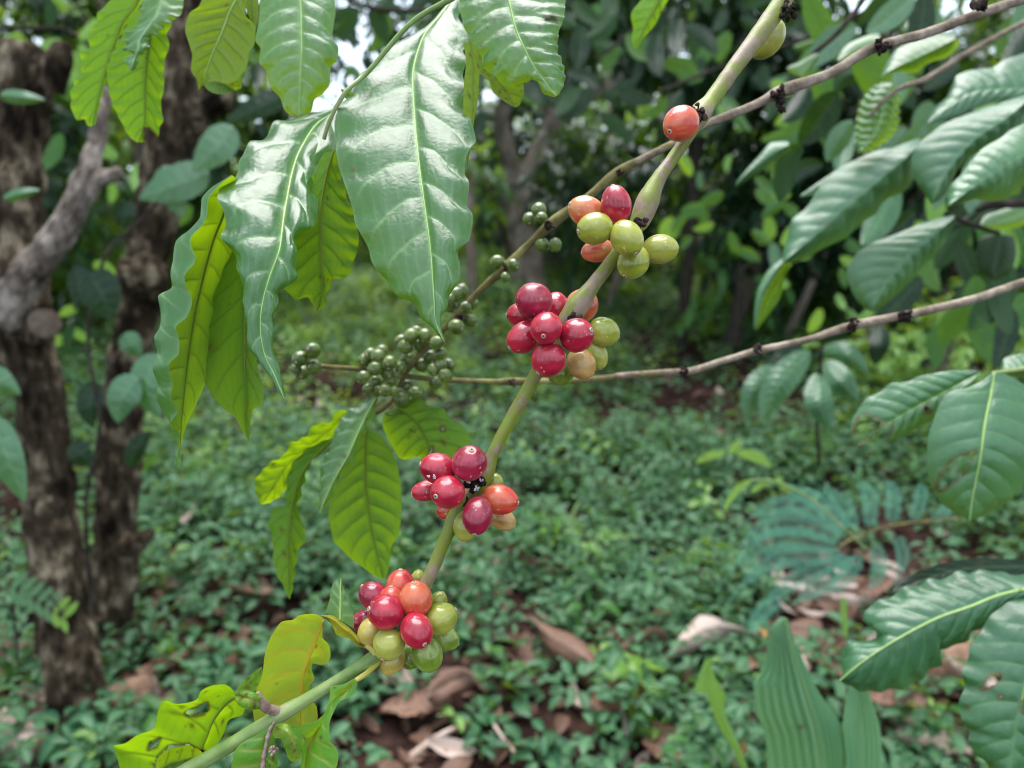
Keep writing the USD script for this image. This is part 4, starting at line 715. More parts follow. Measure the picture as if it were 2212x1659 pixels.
leaf(sh, [I((700, 330), (660, 420), (635, 500), (612, 560), (610, 610), (622, 633), (635, 645), (661, 643), (683, 672)), I((722, 325), (700, 404), (692, 475), (694, 583), (697, 620), (684, 673)), I((728, 330), (735, 380), (749, 422), (773, 492), (775, 527), (765, 562), (759, 583), (749, 600), (724, 603), (707, 631), (703, 655), (685, 674))],
     [.405, .398, .405], top=False, nveins=8, midrib='midrib_dark', bulge=.001, ruffle=.001, nu=61, nv=150, label='yellow-green leaf lit from behind, right behind the puckered leaf')
# folded leaf: far margin, midrib, fold, near margin
leaf(sh, [I((520, 390), (525, 470), (515, 560), (500, 640), (470, 760), (430, 860), (396, 940), (386, 1012)), I((512, 385), (482, 464), (460, 520), (440, 592), (420, 680), (405, 780), (392, 900), (384, 1012)),
          ZT(*[(0, 0)])[:0] + I((500, 378), (484, 388), (452, 410), (436, 432), (434, 467), (418, 488), (380, 524), (374, 560), (370, 590), (373, 617), (342, 640), (348, 676), (346, 705), (334, 730), (340, 765), (331, 796), (341, 834), (338, 852), (351, 888), (370, 920), (374, 948), (387, 962), (378, 985), (383, 1012)),
          I((502, 380), (486, 390), (470, 405), (450, 432), (446, 470), (436, 488), (411, 520), (422, 560), (398, 599), (415, 652), (404, 684), (380, 708), (387, 736), (387, 761), (364, 789), (373, 828), (369, 852), (383, 891), (370, 912), (390, 940), (387, 962), (392, 993), (387, 1012))],
     [[.40, .408, .40, .385], [.392, .398, .39, .382], [.388, .382, .378, .38], [.386, .370, .368, .378]], us=(-1, 0, .6, 1), top=False, nveins=10, midrib='midrib_dark', relief=.0009, ruffle=.0, nu=81, nv=240, label='narrow folded leaf showing a pale upper strip, leftmost of the shoot', spots=.2)
leaf(sh, [I((560, 330), (520, 420), (490, 500), (455, 600), (425, 680), (415, 740), (422, 775), (445, 830), (475, 875), (510, 905), (520, 925), (536, 952)), I((568, 330), (545, 500), (530, 640), (528, 760), (531, 850), (537, 953)), I((575, 330), (590, 450), (580, 560), (565, 660), (552, 720), (556, 790), (570, 850), (568, 872), (545, 885), (541, 915), (539, 953))],
     [[.41, .405, .40, .392], [.41, .396, .39, .388], [.41, .402, .40, .392]], top=False, nveins=10, midrib='midrib_dark', bulge=.002, relief=.0012, nu=71, nv=200, label='broad bright yellow-green leaf lit from behind, with a pointed tip', spots=.3)
leaf(sh, [I((1000, 90), (1006, 140), (1002, 180), (1000, 250), (1004, 300)), I((1016, 90), (1022, 160), (1022, 220), (1018, 290), (1008, 360)), I((1030, 100), (1036, 150), (1032, 210), (1024, 262), (1010, 362))], [.40, .402, .405], top=False, mat='olive_leaf', nu=21, nv=60, midrib=None, label='strip of yellow-green leaf showing behind the right margin of the largest leaf')
leaf(sh, [I((735, 190), (742, 208), (755, 222), (764, 232)), I((748, 196), (756, 210), (764, 222), (768, 232)), I((765, 200), (766, 212), (770, 224), (770, 232))], [.41, .412, .41], top=False, mat='coffee_leaf', nu=13, nv=20, midrib=None, name='leaf_base')

tl = thing('leafy_coffee_shoot', 'softly blurred shoot of back-lit coffee leaves hanging at the top left', 'coffee shoot', P(400, -40, .5))
part('twig', stem_px([(230, -80, 10, .52), (330, -60, 12, .5), (480, -60, 13, .5), (640, -50, 12, .48)], 8, 0.05, 20, 9), 'green_stem', tl)
leaf(tl, [ZT((1000, -60), (960, 0), (840, 130), (830, 200), (760, 300), (770, 400), (690, 480), (700, 620), (640, 700), (610, 820), (615, 940), (680, 1040), (720, 1030), (760, 1085), (800, 1088)), ZT((1215, -60), (1190, 20), (1060, 200), (990, 380), (930, 560), (870, 780), (800, 1088)), ZT((1260, -60), (1215, 40), (1090, 220), (1010, 390), (945, 580), (890, 790), (820, 1080))], [.53, .525, .528], top=False, mat='young_leaf', nveins=9, midrib='midrib_dark', ruffle=.0008, relief=.0006, spots=.05, label='leftmost bright yellow-green leaf with a chewed tip', yellow=.1)
leaf(tl, [ZT((1150, 100), (1040, 330), (950, 500), (920, 620), (940, 780), (970, 900), (1040, 1040), (1110, 1170), (1185, 1230)), ZT((1330, 60), (1300, 330), (1270, 560), (1255, 800), (1255, 1000), (1200, 1230)), ZT((1440, 80), (1485, 210), (1440, 300), (1465, 390), (1430, 500), (1415, 640), (1420, 740), (1390, 900), (1410, 1040), (1380, 1100), (1365, 1190), (1215, 1232))], [.52, .515, .522], top=False, mat='young_leaf', nveins=9, midrib='midrib_dark', ruffle=.0006, relief=.0006, spots=.05,
     holes=[ZT((1245, 1260), (1250, 1110), (1290, 1110), (1330, 1150), (1372, 1195), (1372, 1260))], label='bright yellow-green leaf with a notch chewed from its end')
leaf(tl, [ZT((1240, -60), (1215, 90), (1180, 230), (1085, 295), (1085, 390), (1060, 435), (1120, 445), (1150, 470), (1075, 510), (1105, 570), (1125, 610)), ZT((1400, -60), (1350, 120), (1260, 260), (1200, 370), (1190, 440), (1160, 520), (1130, 612)), ZT((1590, -60), (1565, 120), (1490, 180), (1400, 250), (1370, 290), (1290, 320), (1285, 400), (1255, 450), (1200, 470), (1195, 550), (1140, 612))], [[.515, .505, .49], [.51, .498, .484], [.515, .505, .49]], mat='coffee_leaf', nveins=7, relief=.0008, ruffle=.0012, spots=.05, label='crumpled pale shiny leaf lying over the bright leaf', midrib=None)
leaf(tl, [ZT((1750, -60), (1720, 50), (1640, 110), (1600, 250), (1640, 400), (1660, 480), (1650, 600), (1700, 700), (1715, 775)), ZT((2080, -60), (1990, 100), (1920, 280), (1830, 480), (1770, 640), (1716, 778)), ZT((2120, -60), (2120, 120), (2210, 240), (2200, 380), (2150, 460), (2140, 540), (2090, 640), (1960, 720), (1830, 700), (1722, 775))], [.475, .482, .478], top=False, mat='olive_leaf', nveins=8, midrib='midrib_pale', yellow=.0, spots=.1, label='two-toned olive and green leaf with a yellow tip')
leaf(tl, [ZT((1740, 680), (1800, 780), (1900, 815), (1990, 800)), ZT((1800, 600), (1880, 700), (1960, 740), (2040, 790)), ZT((1900, 560), (2000, 620), (2080, 640), (2090, 760))], [.5, .505, .5], top=False, mat='coffee_leaf', nu=21, nv=40, midrib=None, label='dark leaf end behind the two-toned leaf')
leaf(tl, [Z1((1600, -60), (1590, 130), (1570, 250), (1600, 300), (1592, 380), (1640, 440), (1660, 530), (1720, 600), (1750, 680), (1820, 720)), Z1((1840, -60), (1850, 120), (1852, 300), (1845, 450), (1840, 600), (1835, 722)), Z1((2040, -60), (2062, 70), (2050, 150), (2042, 220), (2082, 300), (2070, 370), (2030, 420), (2030, 500), (1990, 570), (1930, 620), (1918, 670), (1850, 722))], [[.46, .45, .45], [.45, .443, .446], [.46, .45, .45]], mat='coffee_leaf', nveins=8, bulge=.004, relief=.0012, lean=.16, spots=.1, brown_tip=.04, yellow=.2, label='dull grey-green ribbed leaf with browned margin, right end of the shoot')
leaf(tl, [Z1((1490, -60), (1500, 20), (1530, 100), (1560, 190)), Z1((1545, -60), (1550, 30), (1555, 110), (1566, 192)), Z1((1590, -60), (1590, 30), (1585, 110), (1572, 192))], [.49, .487, .49], top=False, mat='olive_leaf', nu=15, nv=40, midrib=None, label='narrow olive leaf between the two-toned and the ribbed leaf')

tr = thing('leafy_coffee_shoot', 'pair of leaves hanging from the top edge right of the largest leaf', 'coffee shoot', P(1100, -60, .42))
part('twig', stem_px([(1040, -100, 12, .42), (1100, -70, 11, .42), (1160, -60, 9, .42)], 8, 0.05, 12, 9), 'green_stem', tr)
leaf(tr, [Z2((850, -60), (862, 60), (880, 150), (900, 200), (930, 300), (985, 340), (1010, 420), (1070, 462), (1140, 532), (1180, 535), (1230, 512), (1268, 472), (1320, 468), (1350, 530), (1390, 580), (1448, 592)), Z2((1130, -60), (1160, 0), (1200, 160), (1260, 300), (1330, 430), (1390, 510), (1452, 592)), Z2((1520, -60), (1510, 10), (1500, 110), (1468, 200), (1460, 300), (1490, 380), (1507, 470), (1490, 545), (1456, 592))], [[.42, .405, .40], [.41, .398, .396], [.42, .404, .40]], mat='coffee_leaf', nveins=7, bulge=.003, ruffle=.001, nu=81, nv=200, spots=.5, yellow=.1, label='glossy leaf with a torn, browned lower edge',
     holes=[Z2((1365, 150), (1372, 128), (1440, 120), (1448, 138))])
leaf(tr, [Z2((915, 240), (930, 330), (960, 430), (1040, 500), (1060, 560), (1130, 620), (1195, 660)), Z2((980, 280), (1040, 400), (1100, 500), (1160, 590), (1205, 662)), Z2((1100, 300), (1200, 420), (1250, 500), (1255, 560), (1225, 650))], [.43, .432, .43], top=False, mat='olive_leaf', nu=31, nv=70, midrib=None, label='olive leaf partly hidden behind the torn leaf', nveins=6, spots=.5)
tk = thing('hanging_leaf', 'single bright green leaf hanging from the top edge left of the ripe stem', 'leaf', P(1400, -20, .6))
leaf(tk, [Z2((2060, -80), (1975, 0), (1910, 100), (1925, 180), (1915, 230), (1942, 305)), Z2((2130, -80), (2060, 50), (1990, 180), (1945, 308)), Z2((2190, -80), (2140, 0), (2100, 70), (2060, 150), (2010, 210), (1975, 250), (1950, 308))], [.62, .612, .618], top=False, mat='young_leaf', nu=31, nv=70, nveins=6, midrib='midrib_dark')

# ------------------------------------------------------------------ branch with green berries, coming from the upper right
gb = thing('green_berry_branch', 'thin coffee branch from the top right corner with green berries and hanging leaves', 'coffee branch', P(1520, 270, .47))
part('stem', stem_px([(x, y, w * .84, d) for x, y, w, d in [(2270, -20, 26, .50), (2120, 28, 26, .49), (2000, 72, 25, .485), (1885, 105, 27, .48), (1790, 160, 25, .478), (1690, 196, 34, .475), (1640, 222, 22, .473), (1560, 255, 23, .47), (1525, 268, 21, .47), (1450, 312, 17, .472), (1345, 368, 17, .476), (1325, 385, 14, .477)]], 12, 0.1, 110, 11, 220), 'twig_grey', gb)
part('stem', stem_px([(1450, 312, 16, .472), (1385, 345, 17, .475), (1338, 370, 22, .476), (1270, 425, 16, .48), (1190, 485, 26, .485), (1150, 520, 15, .49), (1095, 575, 20, .495), (1030, 635, 14, .50), (992, 680, 22, .505), (955, 715, 13, .51), (925, 745, 16, .515), (880, 800, 12, .52), (862, 835, 12, .522), (842, 870, 11, .522), (812, 892, 12, .52)], 10, 0.1, 100, 12, 220), 'brown_green_twig', gb)
for x, y, r, s, d in [(2118, 12, 34, 51, .478), (1905, 98, 26, 52, .472), (1682, 205, 28, 53, .466), (1690, 225, 22, 54, .466), (1340, 372, 12, 55, .472), (1188, 488, 16, 56, .48), (1093, 575, 12, 57, .49), (992, 688, 14, 58, .5)]:
    part('node', scar(x, y, d, r * .72, s), 'node_dark', gb)
BER = [(1164, 454, 17), (1144, 474, 16), (1170, 470, 13), (1171, 529, 16), (1199, 529, 15), (1074, 566, 16), (1109, 573, 15), (1092, 599, 11), (983, 636, 17), (997, 629, 16), (972, 659, 17), (1018, 655, 16), (986, 706, 18), (1016, 691, 17), (969, 648, 14), (1006, 664, 13),
       (888, 726, 17), (918, 726, 17), (868, 736, 15), (877, 749, 17), (883, 777, 18), (900, 716, 13), (944, 740, 16), (930, 773, 17), (912, 789, 16), (951, 764, 15), (937, 798, 15), (969, 789, 16), (962, 812, 16), (941, 828, 15), (905, 745, 14), (950, 790, 15), (867, 850, 18), (897, 847, 15), (868, 864, 17), (880, 835, 15)]
for i, (x, y, r) in enumerate(BER):
    d = np.interp(x, [860, 1000, 1200], [.522, .503, .484]) + random.uniform(-.012, .010)
    cherry(gb, x, y, r * 1.08, r, random.uniform(0, 360), random.uniform(5, 60), 'berry_green', d, None, 100 + i, 'berry', True)
leaf(gb, [ZD((1180, 215), (1085, 260), (1075, 320), (1110, 430), (1150, 500), (1210, 590), (1250, 600), (1290, 570), (1340, 575), (1370, 640)), ZD((1180, 222), (1260, 260), (1340, 330), (1400, 430), (1440, 520), (1480, 640)), ZD((1185, 200), (1260, 160), (1350, 130), (1420, 190), (1530, 210), (1590, 290), (1680, 340), (1730, 430), (1745, 500), (1700, 560), (1500, 645))], [[.525, .53, .53], [.525, .515, .51], [.525, .52, .515]], top=False, mat='coffee_leaf', nveins=7, midrib='midrib_dark', bulge=-.002, label='back-lit leaf behind the third cherry cluster', holes=[ZD((1440, 515), (1455, 505), (1450, 560), (1435, 560)), ZD((1515, 365), (1535, 358), (1540, 385), (1520, 385))], spots=.6)
leaf(gb, [ZD((1040, 95), (930, 170), (840, 210), (760, 300), (720, 380), (690, 500), (640, 580), (600, 680), (610, 800), (600, 900), (600, 1000)), ZD((1045, 100), (960, 250), (890, 400), (820, 560), (740, 700), (660, 860), (602, 1003)), ZD((1050, 110), (1030, 170), (1000, 290), (950, 330), (955, 380), (880, 430), (860, 530), (870, 610), (790, 670), (710, 740), (705, 870), (660, 930), (605, 1003))], [[.52, .505, .50], [.515, .498, .495], [.52, .51, .505]], mat='coffee_leaf', nveins=9, midrib='midrib_pale', bulge=.002, ruffle=.001, label='pale glossy leaf in front of the hanging group below the green berries')
leaf(gb, [ZD((955, 350), (880, 460), (780, 680), (720, 800), (680, 930), (665, 1020), (690, 1120), (700, 1200), (750, 1260), (830, 1340), (940, 1420), (1020, 1480), (1080, 1500)), ZD((962, 352), (950, 500), (950, 750), (970, 950), (1000, 1150), (1040, 1330), (1085, 1502)), ZD((970, 375), (1060, 410), (1120, 500), (1180, 620), (1215, 800), (1220, 1000), (1200, 1150), (1140, 1270), (1130, 1400), (1090, 1502))], [[.525, .53, .525], [.523, .52, .52], [.525, .53, .525]], top=False, mat='coffee_leaf', nveins=9, midrib='midrib_dark', bulge=-.002, nu=71, nv=180, label='large drooping leaf seen from below, its tip over the lowest cherries', yellow=0)
leaf(gb, [ZD((800, 225), (720, 240), (690, 310), (560, 340), (500, 420), (370, 490), (340, 560), (250, 610), (180, 670), (110, 780), (130, 880), (150, 930)), ZD((805, 240), (700, 350), (600, 440), (480, 530), (360, 640), (280, 760), (210, 870), (160, 935)), ZD((805, 260), (740, 390), (640, 470), (560, 530), (470, 600), (390, 690), (360, 800), (300, 880), (175, 940)), ], [[.52, .515, .51], [.522, .525, .52], [.525, .53, .53]], top=False, mat='coffee_leaf', nveins=8, midrib=None, ruffle=.001, label='wavy-edged leaf reaching left below the green berries')
leaf(gb, [ZD((700, 440), (560, 490), (480, 540), (420, 600), (370, 690), (345, 850), (350, 930), (240, 980), (215, 1090), (245, 1180), (250, 1300), (270, 1440), (330, 1560), (370, 1650)), ZD((702, 446), (600, 540), (500, 650), (430, 800), (390, 960), (375, 1120), (365, 1300), (370, 1450), (375, 1652)), ZD((705, 452), (640, 530), (540, 620), (500, 720), (470, 820), (440, 960), (480, 1080), (500, 1180), (440, 1300), (420, 1430), (400, 1560), (380, 1652))], [[.525, .52, .515, .51], [.52, .515, .512, .51], [.525, .522, .52, .515]], top=False, mat='coffee_leaf', nveins=10, midrib='midrib_dark', ruffle=.001, label='narrow hanging leaf with a long tip, lowest of the group at the left', spots=.4)
leaf(gb, [ZD((1100, 235), (1140, 255), (1180, 225), (1195, 160)), ZD((1095, 240), (1130, 262), (1176, 240), (1196, 165)), ZD((1090, 248), (1130, 275), (1180, 258), (1198, 170))], [.515, .512, .515], mat='coffee_leaf', nu=13, nv=30, midrib=None, name='leaf_base')

g2 = thing('green_berry_branch', 'thin coffee branch crossing level from the right edge to a cluster of green berries', 'coffee branch', P(1480, 800, .56))
part('stem', stem_px([(x, y, w * .84, d) for x, y, w, d in [(2280, 590, 22, .62), (2212, 610, 22, .61), (2090, 650, 22, .60), (1960, 680, 22, .59), (1845, 703, 25, .58), (1740, 735, 17, .575), (1640, 757, 19, .57), (1560, 780, 17, .565), (1480, 803, 20, .56), (1380, 808, 15, .555), (1330, 813, 17, .55)]], 12, 0.1, 110, 14, 200), 'twig_grey', g2)
part('stem', stem_px([(1480, 803, 14, .56), (1380, 810, 14, .555), (1270, 820, 14, .55), (1180, 824, 14, .54), (1105, 824, 18, .535), (1060, 824, 11, .53), (950, 820, 12, .525), (830, 806, 11, .52), (760, 796, 11, .515), (690, 790, 10, .51), (665, 785, 8, .51)], 10, 0.08, 70, 15, 200), 'brown_green_twig', g2)
for x, y, r, s, d in [(1478, 803, 17, 61, .553), (1640, 757, 20, 62, .563), (1842, 700, 18, 63, .573), (1955, 680, 20, 64, .583), (1108, 826, 13, 65, .528)]:
    part('node', scar(x, y, d, r * .75, s), 'node_dark', g2)
for i, (x, y, r) in enumerate([(675, 757, 18), (648, 775, 18), (652, 805, 17), (640, 797, 13), (678, 793, 17), (789, 778, 17), (817, 770, 17), (842, 784, 16), (810, 796, 17), (837, 805, 17), (784, 815, 15), (807, 826, 17), (842, 822, 16), (865, 794, 14), (831, 842, 15), (800, 764, 14), (825, 757, 14), (795, 840, 13), (850, 845, 13), (855, 808, 14), (815, 845, 13)]):
    cherry(g2, x, y, r * 1.06, r, random.uniform(150, 300), random.uniform(15, 60), 'berry_green', .505 + random.uniform(-.010, .012), None, 200 + i, 'berry', True)

# ------------------------------------------------------------------ coffee bushes at the right
rb = thing('coffee_bush', 'near coffee bush at the upper right with big ribbed matte leaves', 'bush', P(2300, 700, .9))
part('stem', stem_px([(2230, 40, 12, .80), (2080, 120, 12, .80), (1990, 175, 13, .80), (1945, 190, 10, .80), (1880, 250, 8, .82)], 8, 0.1, 30, 1), 'twig_grey', rb)
part('stem', stem_px([(1870, -10, 12, .95), (1800, 80, 11, .95), (1762, 112, 12, .95), (1720, 160, 8, .96)], 8, 0.1, 20, 2), 'dark_twig', rb)
part('stem', stem_px([(2300, 440, 16, .9), (2150, 440, 20, .9), (2110, 455, 10, .9)], 8, 0.2, 16, 3), 'dark_twig', rb)
part('stem', stem_px([(2040, 460, 8, .9), (2100, 485, 10, .9), (2160, 505, 8, .9)], 8, 0.1, 12, 4), 'dark_twig', rb)
RL = dict(mat='matte_leaf', nveins=10, relief=.0017, bulge=.002, nu=49, nv=130, midrib=None, lean=.16, spots=.15)
for lines, dd, kw in [
    ([ZC((980, 535), (870, 580), (760, 600), (640, 650), (530, 710), (440, 790), (400, 860), (360, 920), (280, 990), (260, 1080), (240, 1130), (232, 1216)), ZC((988, 550), (900, 650), (790, 740), (660, 850), (540, 950), (420, 1060), (300, 1160), (232, 1218)), ZC((1000, 560), (990, 640), (960, 740), (890, 830), (800, 870), (740, 950), (660, 1000), (580, 1080), (470, 1130), (360, 1190), (236, 1220))], (.84, .82, .84), dict(label='long drooping ribbed leaf in the middle of the bush')),
    ([ZC((985, 535), (870, 575), (740, 620), (600, 670), (440, 770), (330, 850)), ZC((950, 570), (800, 640), (640, 720), (480, 800), (332, 855)), ZC((900, 640), (800, 690), (640, 770), (480, 830), (334, 858))], (.87, .868, .87), dict()),
    ([ZC((1172, 955), (1000, 1000), (850, 1060), (700, 1120), (620, 1190), (585, 1270), (600, 1340), (640, 1420), (718, 1482)), ZC((1174, 970), (1060, 1060), (950, 1150), (850, 1260), (770, 1380), (720, 1484)), ZC((1175, 985), (1130, 1080), (1080, 1160), (1010, 1220), (960, 1290), (880, 1370), (820, 1420), (724, 1484))], (.86, .845, .86), dict(label='lowest drooping ribbed leaf of the bush')),
    ([ZC((1560, 300), (1350, 370), (1130, 450), (1030, 520), (950, 600), (938, 680), (960, 770), (1010, 840), (1046, 896)), ZC((1570, 330), (1450, 430), (1300, 530), (1150, 700), (1050, 898)), ZC((1580, 380), (1420, 590), (1250, 640), (1170, 740), (1130, 830), (1055, 896))], (.80, .78, .80), dict(label='broad ribbed leaf with a pointed tip at the right edge')),
    ([ZC((1620, 440), (1480, 490), (1430, 530), (1380, 560), (1330, 590), (1280, 640), (1200, 740), (1150, 800), (1133, 905)), ZC((1640, 600), (1500, 660), (1400, 720), (1280, 800), (1136, 908)), ZC((1640, 760), (1500, 820), (1450, 870), (1380, 880), (1290, 870), (1220, 890), (1140, 912))], (.70, .685, .70), dict(label='lighter green leaf in front at the right edge', yellow=.5)),
    ([ZC((1640, 40), (1530, 80), (1440, 110), (1380, 150), (1290, 160), (1180, 200), (1160, 240), (1130, 310), (1060, 380), (1018, 452)), ZC((1640, 270), (1450, 265), (1300, 275), (1180, 330), (1020, 456)), ZC((1640, 350), (1450, 330), (1300, 370), (1150, 430), (1022, 460))], (.88, .86, .86), dict(label='uppermost large leaf at the right edge')),
    ([ZC((812, 228), (740, 250), (700, 280), (650, 370), (632, 470), (630, 550), (646, 612)), ZC((832, 236), (800, 330), (770, 440), (720, 540), (652, 615)), ZC((850, 236), (880, 290), (870, 380), (872, 440), (840, 520), (760, 580), (658, 617))], (.83, .815, .83), dict(label='hanging grey ribbed leaf below the thin twig', ruffle=.002, relief=.004, mat='coffee_leaf')),
    ([ZC((760, -40), (620, 5), (560, 50), (528, 112)), ZC((770, -10), (650, 50), (530, 114)), ZC((780, 20), (700, 60), (600, 100), (533, 116))], (.9, .89, .9), dict(mat='coffee_leaf')),
    ([ZC((1160, -50), (960, 0), (850, 60), (790, 150), (768, 202)), ZC((1180, -10), (1000, 80), (850, 150), (769, 204)), ZC((1200, 20), (1150, 80), (1020, 130), (950, 180), (870, 175), (771, 207))], (.92, .90, .92), dict(mat='coffee_leaf')),
    ([ZC((420, 66), (330, 120), (258, 155), (330, 196)), ZC((430, 75), (380, 120), (336, 200)), ZC((436, 86), (400, 150), (342, 204))], (.95, .945, .95), dict(mat='coffee_leaf')),
    ([ZC((262, 552), (180, 560), (100, 640), (-20, 780)), ZC((270, 570), (130, 650), (-22, 790)), ZC((277, 590), (150, 690), (-24, 800))], (1.0, .99, 1.0), dict()),
    ([ZC((330, 560), (220, 600), (190, 700), (180, 800), (210, 880)), ZC((340, 580), (260, 680), (230, 780), (214, 884)), ZC((350, 600), (310, 700), (290, 800), (218, 886))], (1.02, 1.03, 1.02), dict(top=False, mat='dark_leaf')),
    ([ZC((240, 1185), (130, 1290), (92, 1400), (78, 1570)), ZC((252, 1200), (160, 1300), (105, 1400), (82, 1578)), ZC((262, 1200), (180, 1310), (120, 1420), (86, 1582))], (.86, .85, .855), dict()),
    ([ZC((252, 1200), (160, 1300), (105, 1400), (82, 1578)), ZC((270, 1210), (200, 1320), (140, 1440), (84, 1582)), ZC((290, 1225), (245, 1290), (222, 1400), (160, 1500), (88, 1586))], (.862, .866, .862), dict(top=False, mat='coffee_leaf', label='narrow folded leaf lit from behind, lowest left')),
    ([ZC((1330, 1070), (1290, 1150), (1300, 1250), (1380, 1310)), ZC((1420, 1060), (1410, 1150), (1390, 1240), (1386, 1312)), ZC((1490, 1070), (1510, 1150), (1480, 1260), (1392, 1312))], (1.0, .99, 1.0), dict(mat='dark_leaf')),
    ([ZC((1560, 880), (1420, 930), (1340, 960), (1310, 1000)), ZC((1580, 930), (1440, 980), (1340, 1010), (1312, 1004)), ZC((1580, 1000), (1460, 1030), (1380, 1030), (1314, 1008))], (.98, .975, .98), dict(mat='coffee_leaf')),
    ([ZC((1170, 1000), (1240, 960), (1340, 880), (1430, 890)), ZC((1170, 1010), (1260, 990), (1350, 930), (1432, 900)), ZC((1175, 1020), (1290, 1010), (1370, 970), (1432, 915))], (1.02, 1.02, 1.02), dict(mat='dark_leaf')),
]:
    leaf(rb, lines, list(dd), **{**RL, **kw})
fill = np.random.default_rng(77)
def filler(parent, n, box, d0, d1, seed, mats, size=(70, 130), ang=(200, 300), under=.25):
    r = np.random.default_rng(seed)
    for i in range(n):
        x, y = r.uniform(box[0], box[2]), r.uniform(box[1], box[3]); d = r.uniform(d0, d1); a = math.radians(r.uniform(*ang)); L = r.uniform(*size) * (1.0 / d) ** 0.7
        dx, dy = math.cos(a) * L, -math.sin(a) * L; bx, by = -dy * .12 * r.normal(), dx * .12 * r.normal()
        e = r.uniform(-.04, .06)
        simple_leaf(parent, [(x, y), (x + dx * .5 + bx, y + dy * .5 + by), (x + dx, y + dy)], L * r.uniform(.36, .48), [d, d - e * .4, d - e], fold=r.uniform(-.012, .01), top=r.random() > under, mat=mats[i % len(mats)], shape=.44, nu=13, nv=26, relief=.0025, nveins=8, wave=.04, seed=seed * 100 + i)
filler(rb, 54, (1740, -40, 2260, 420), 1.1, 1.9, 5, ['matte_leaf', 'dark_leaf', 'matte_leaf', 'mid_leaf', 'dark_leaf'], (120, 185))
filler(rb, 22, (1900, 380, 2260, 640), 1.2, 2.0, 6, ['dark_leaf', 'dark_leaf', 'bright_leaf', 'mid_leaf'], (120, 180))
filler(rb, 10, (2050, 560, 2260, 700), 1.0, 1.6, 7, ['dark_leaf', 'mid_leaf'], (120, 170))

db = thing('coffee_bush', 'dark-leaved coffee branches crowding the top right behind the ripe stem', 'bush', P(1750, -200, 1.8))
part('stem', stem_px([(1990, -60, 10, 1.7), (1800, 60, 10, 1.75), (1600, 130, 9, 1.8), (1420, 200, 7, 1.8)], 7, .1, 30, 3), 'dark_twig', db)
part('stem', stem_px([(1500, -60, 10, 1.9), (1400, 40, 9, 1.9), (1300, 120, 7, 1.9)], 7, .1, 20, 4), 'dark_twig', db)
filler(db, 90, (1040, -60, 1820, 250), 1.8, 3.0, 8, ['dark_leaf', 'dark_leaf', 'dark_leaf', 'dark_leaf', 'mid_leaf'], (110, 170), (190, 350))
filler(db, 40, (1440, 150, 1820, 560), 1.9, 3.0, 9, ['mid_leaf', 'matte_leaf', 'bright_leaf', 'bright_leaf', 'mid_leaf'], (80, 130), (190, 350))
filler(db, 30, (1640, 330, 2040, 680), 2.2, 3.4, 15, ['bright_leaf', 'mid_leaf', 'matte_leaf', 'bright_leaf'], (80, 130), (190, 350), .4)
lb = thing('leafy_branch', 'back-lit green leaves filling the gap between the old trunks at the top left', 'branch', P(120, -100, 2.2))
part('stem', stem_px([(-40, 60, 9, 2.2), (120, 60, 9, 2.2), (260, 180, 8, 2.2), (340, 300, 6, 2.2)], 7, .1, 24, 5), 'dark_twig', lb)
filler(lb, 30, (-60, -60, 420, 330), 2.0, 3.0, 10, ['bright_leaf', 'mid_leaf', 'dark_leaf', 'bright_leaf'], (110, 170), (200, 340), .6)
filler(lb, 26, (130, 330, 420, 1000), 2.1, 3.0, 11, ['bright_leaf', 'mid_leaf', 'bright_leaf', 'dark_leaf'], (80, 130), (200, 340), .5)
tb = thing('leafy_branch', 'dark leafy twig across the bright sky gap at the top', 'branch', P(880, -60, 1.6))
part('stem', stem_px([(1010, -20, 9, 1.6), (900, 25, 10, 1.6), (820, 20, 10, 1.6), (700, -30, 9, 1.6)], 7, .1, 20, 6), 'dark_twig', tb)
filler(tb, 26, (690, -90, 1000, 30), 1.6, 2.4, 12, ['dark_leaf', 'mid_leaf', 'dark_leaf'], (90, 140), (210, 330), .5)
filler(tb, 17, (640, 0, 770, 190), 2.6, 3.6, 14, ['dark_leaf', 'dark_leaf', 'mid_leaf'], (80, 120), (200, 340), .5)
filler(tb, 8, (520, 60, 660, 160), 1.8, 2.4, 13, ['dark_leaf', 'mid_leaf'], (90, 130), (210, 330), .4)

r2 = thing('coffee_shoot', 'coffee shoot with a broad green leaf and a chewed leaf at the right edge', 'coffee shoot', P(2260, 790, .62))
part('twig', stem_px([(2300, 780, 10, .64), (2220, 795, 10, .63), (2145, 806, 8, .62)], 8, .05, 14, 5), 'green_stem', r2)
leaf(r2, [R2((2020, 765), (1880, 850), (1760, 880), (1700, 950), (1660, 1050), (1620, 1200), (1620, 1350), (1650, 1480), (1700, 1560), (1780, 1620), (1870, 1670)), R2((2030, 765), (2010, 900), (1980, 1050), (1945, 1300), (1900, 1530), (1878, 1675)), R2((2040, 765), (2150, 800), (2260, 900), (2310, 1050), (2300, 1250), (2212, 1430), (2140, 1540), (2050, 1600), (1960, 1650), (1885, 1675))], [[.61, .60, .605], [.61, .585, .592], [.61, .60, .605]], mat='matte_leaf', nveins=9, bulge=.003, relief=.0015, nu=71, nv=180, midrib='midrib_pale', label='broad ribbed green leaf with a ragged slit', yellow=.35, lean=.14, rib=.0009,
     holes=[R2((1665, 1480), (1705, 1375), (1770, 1305), (1915, 1240), (1860, 1360), (1810, 1415), (1760, 1450), (1710, 1490))])
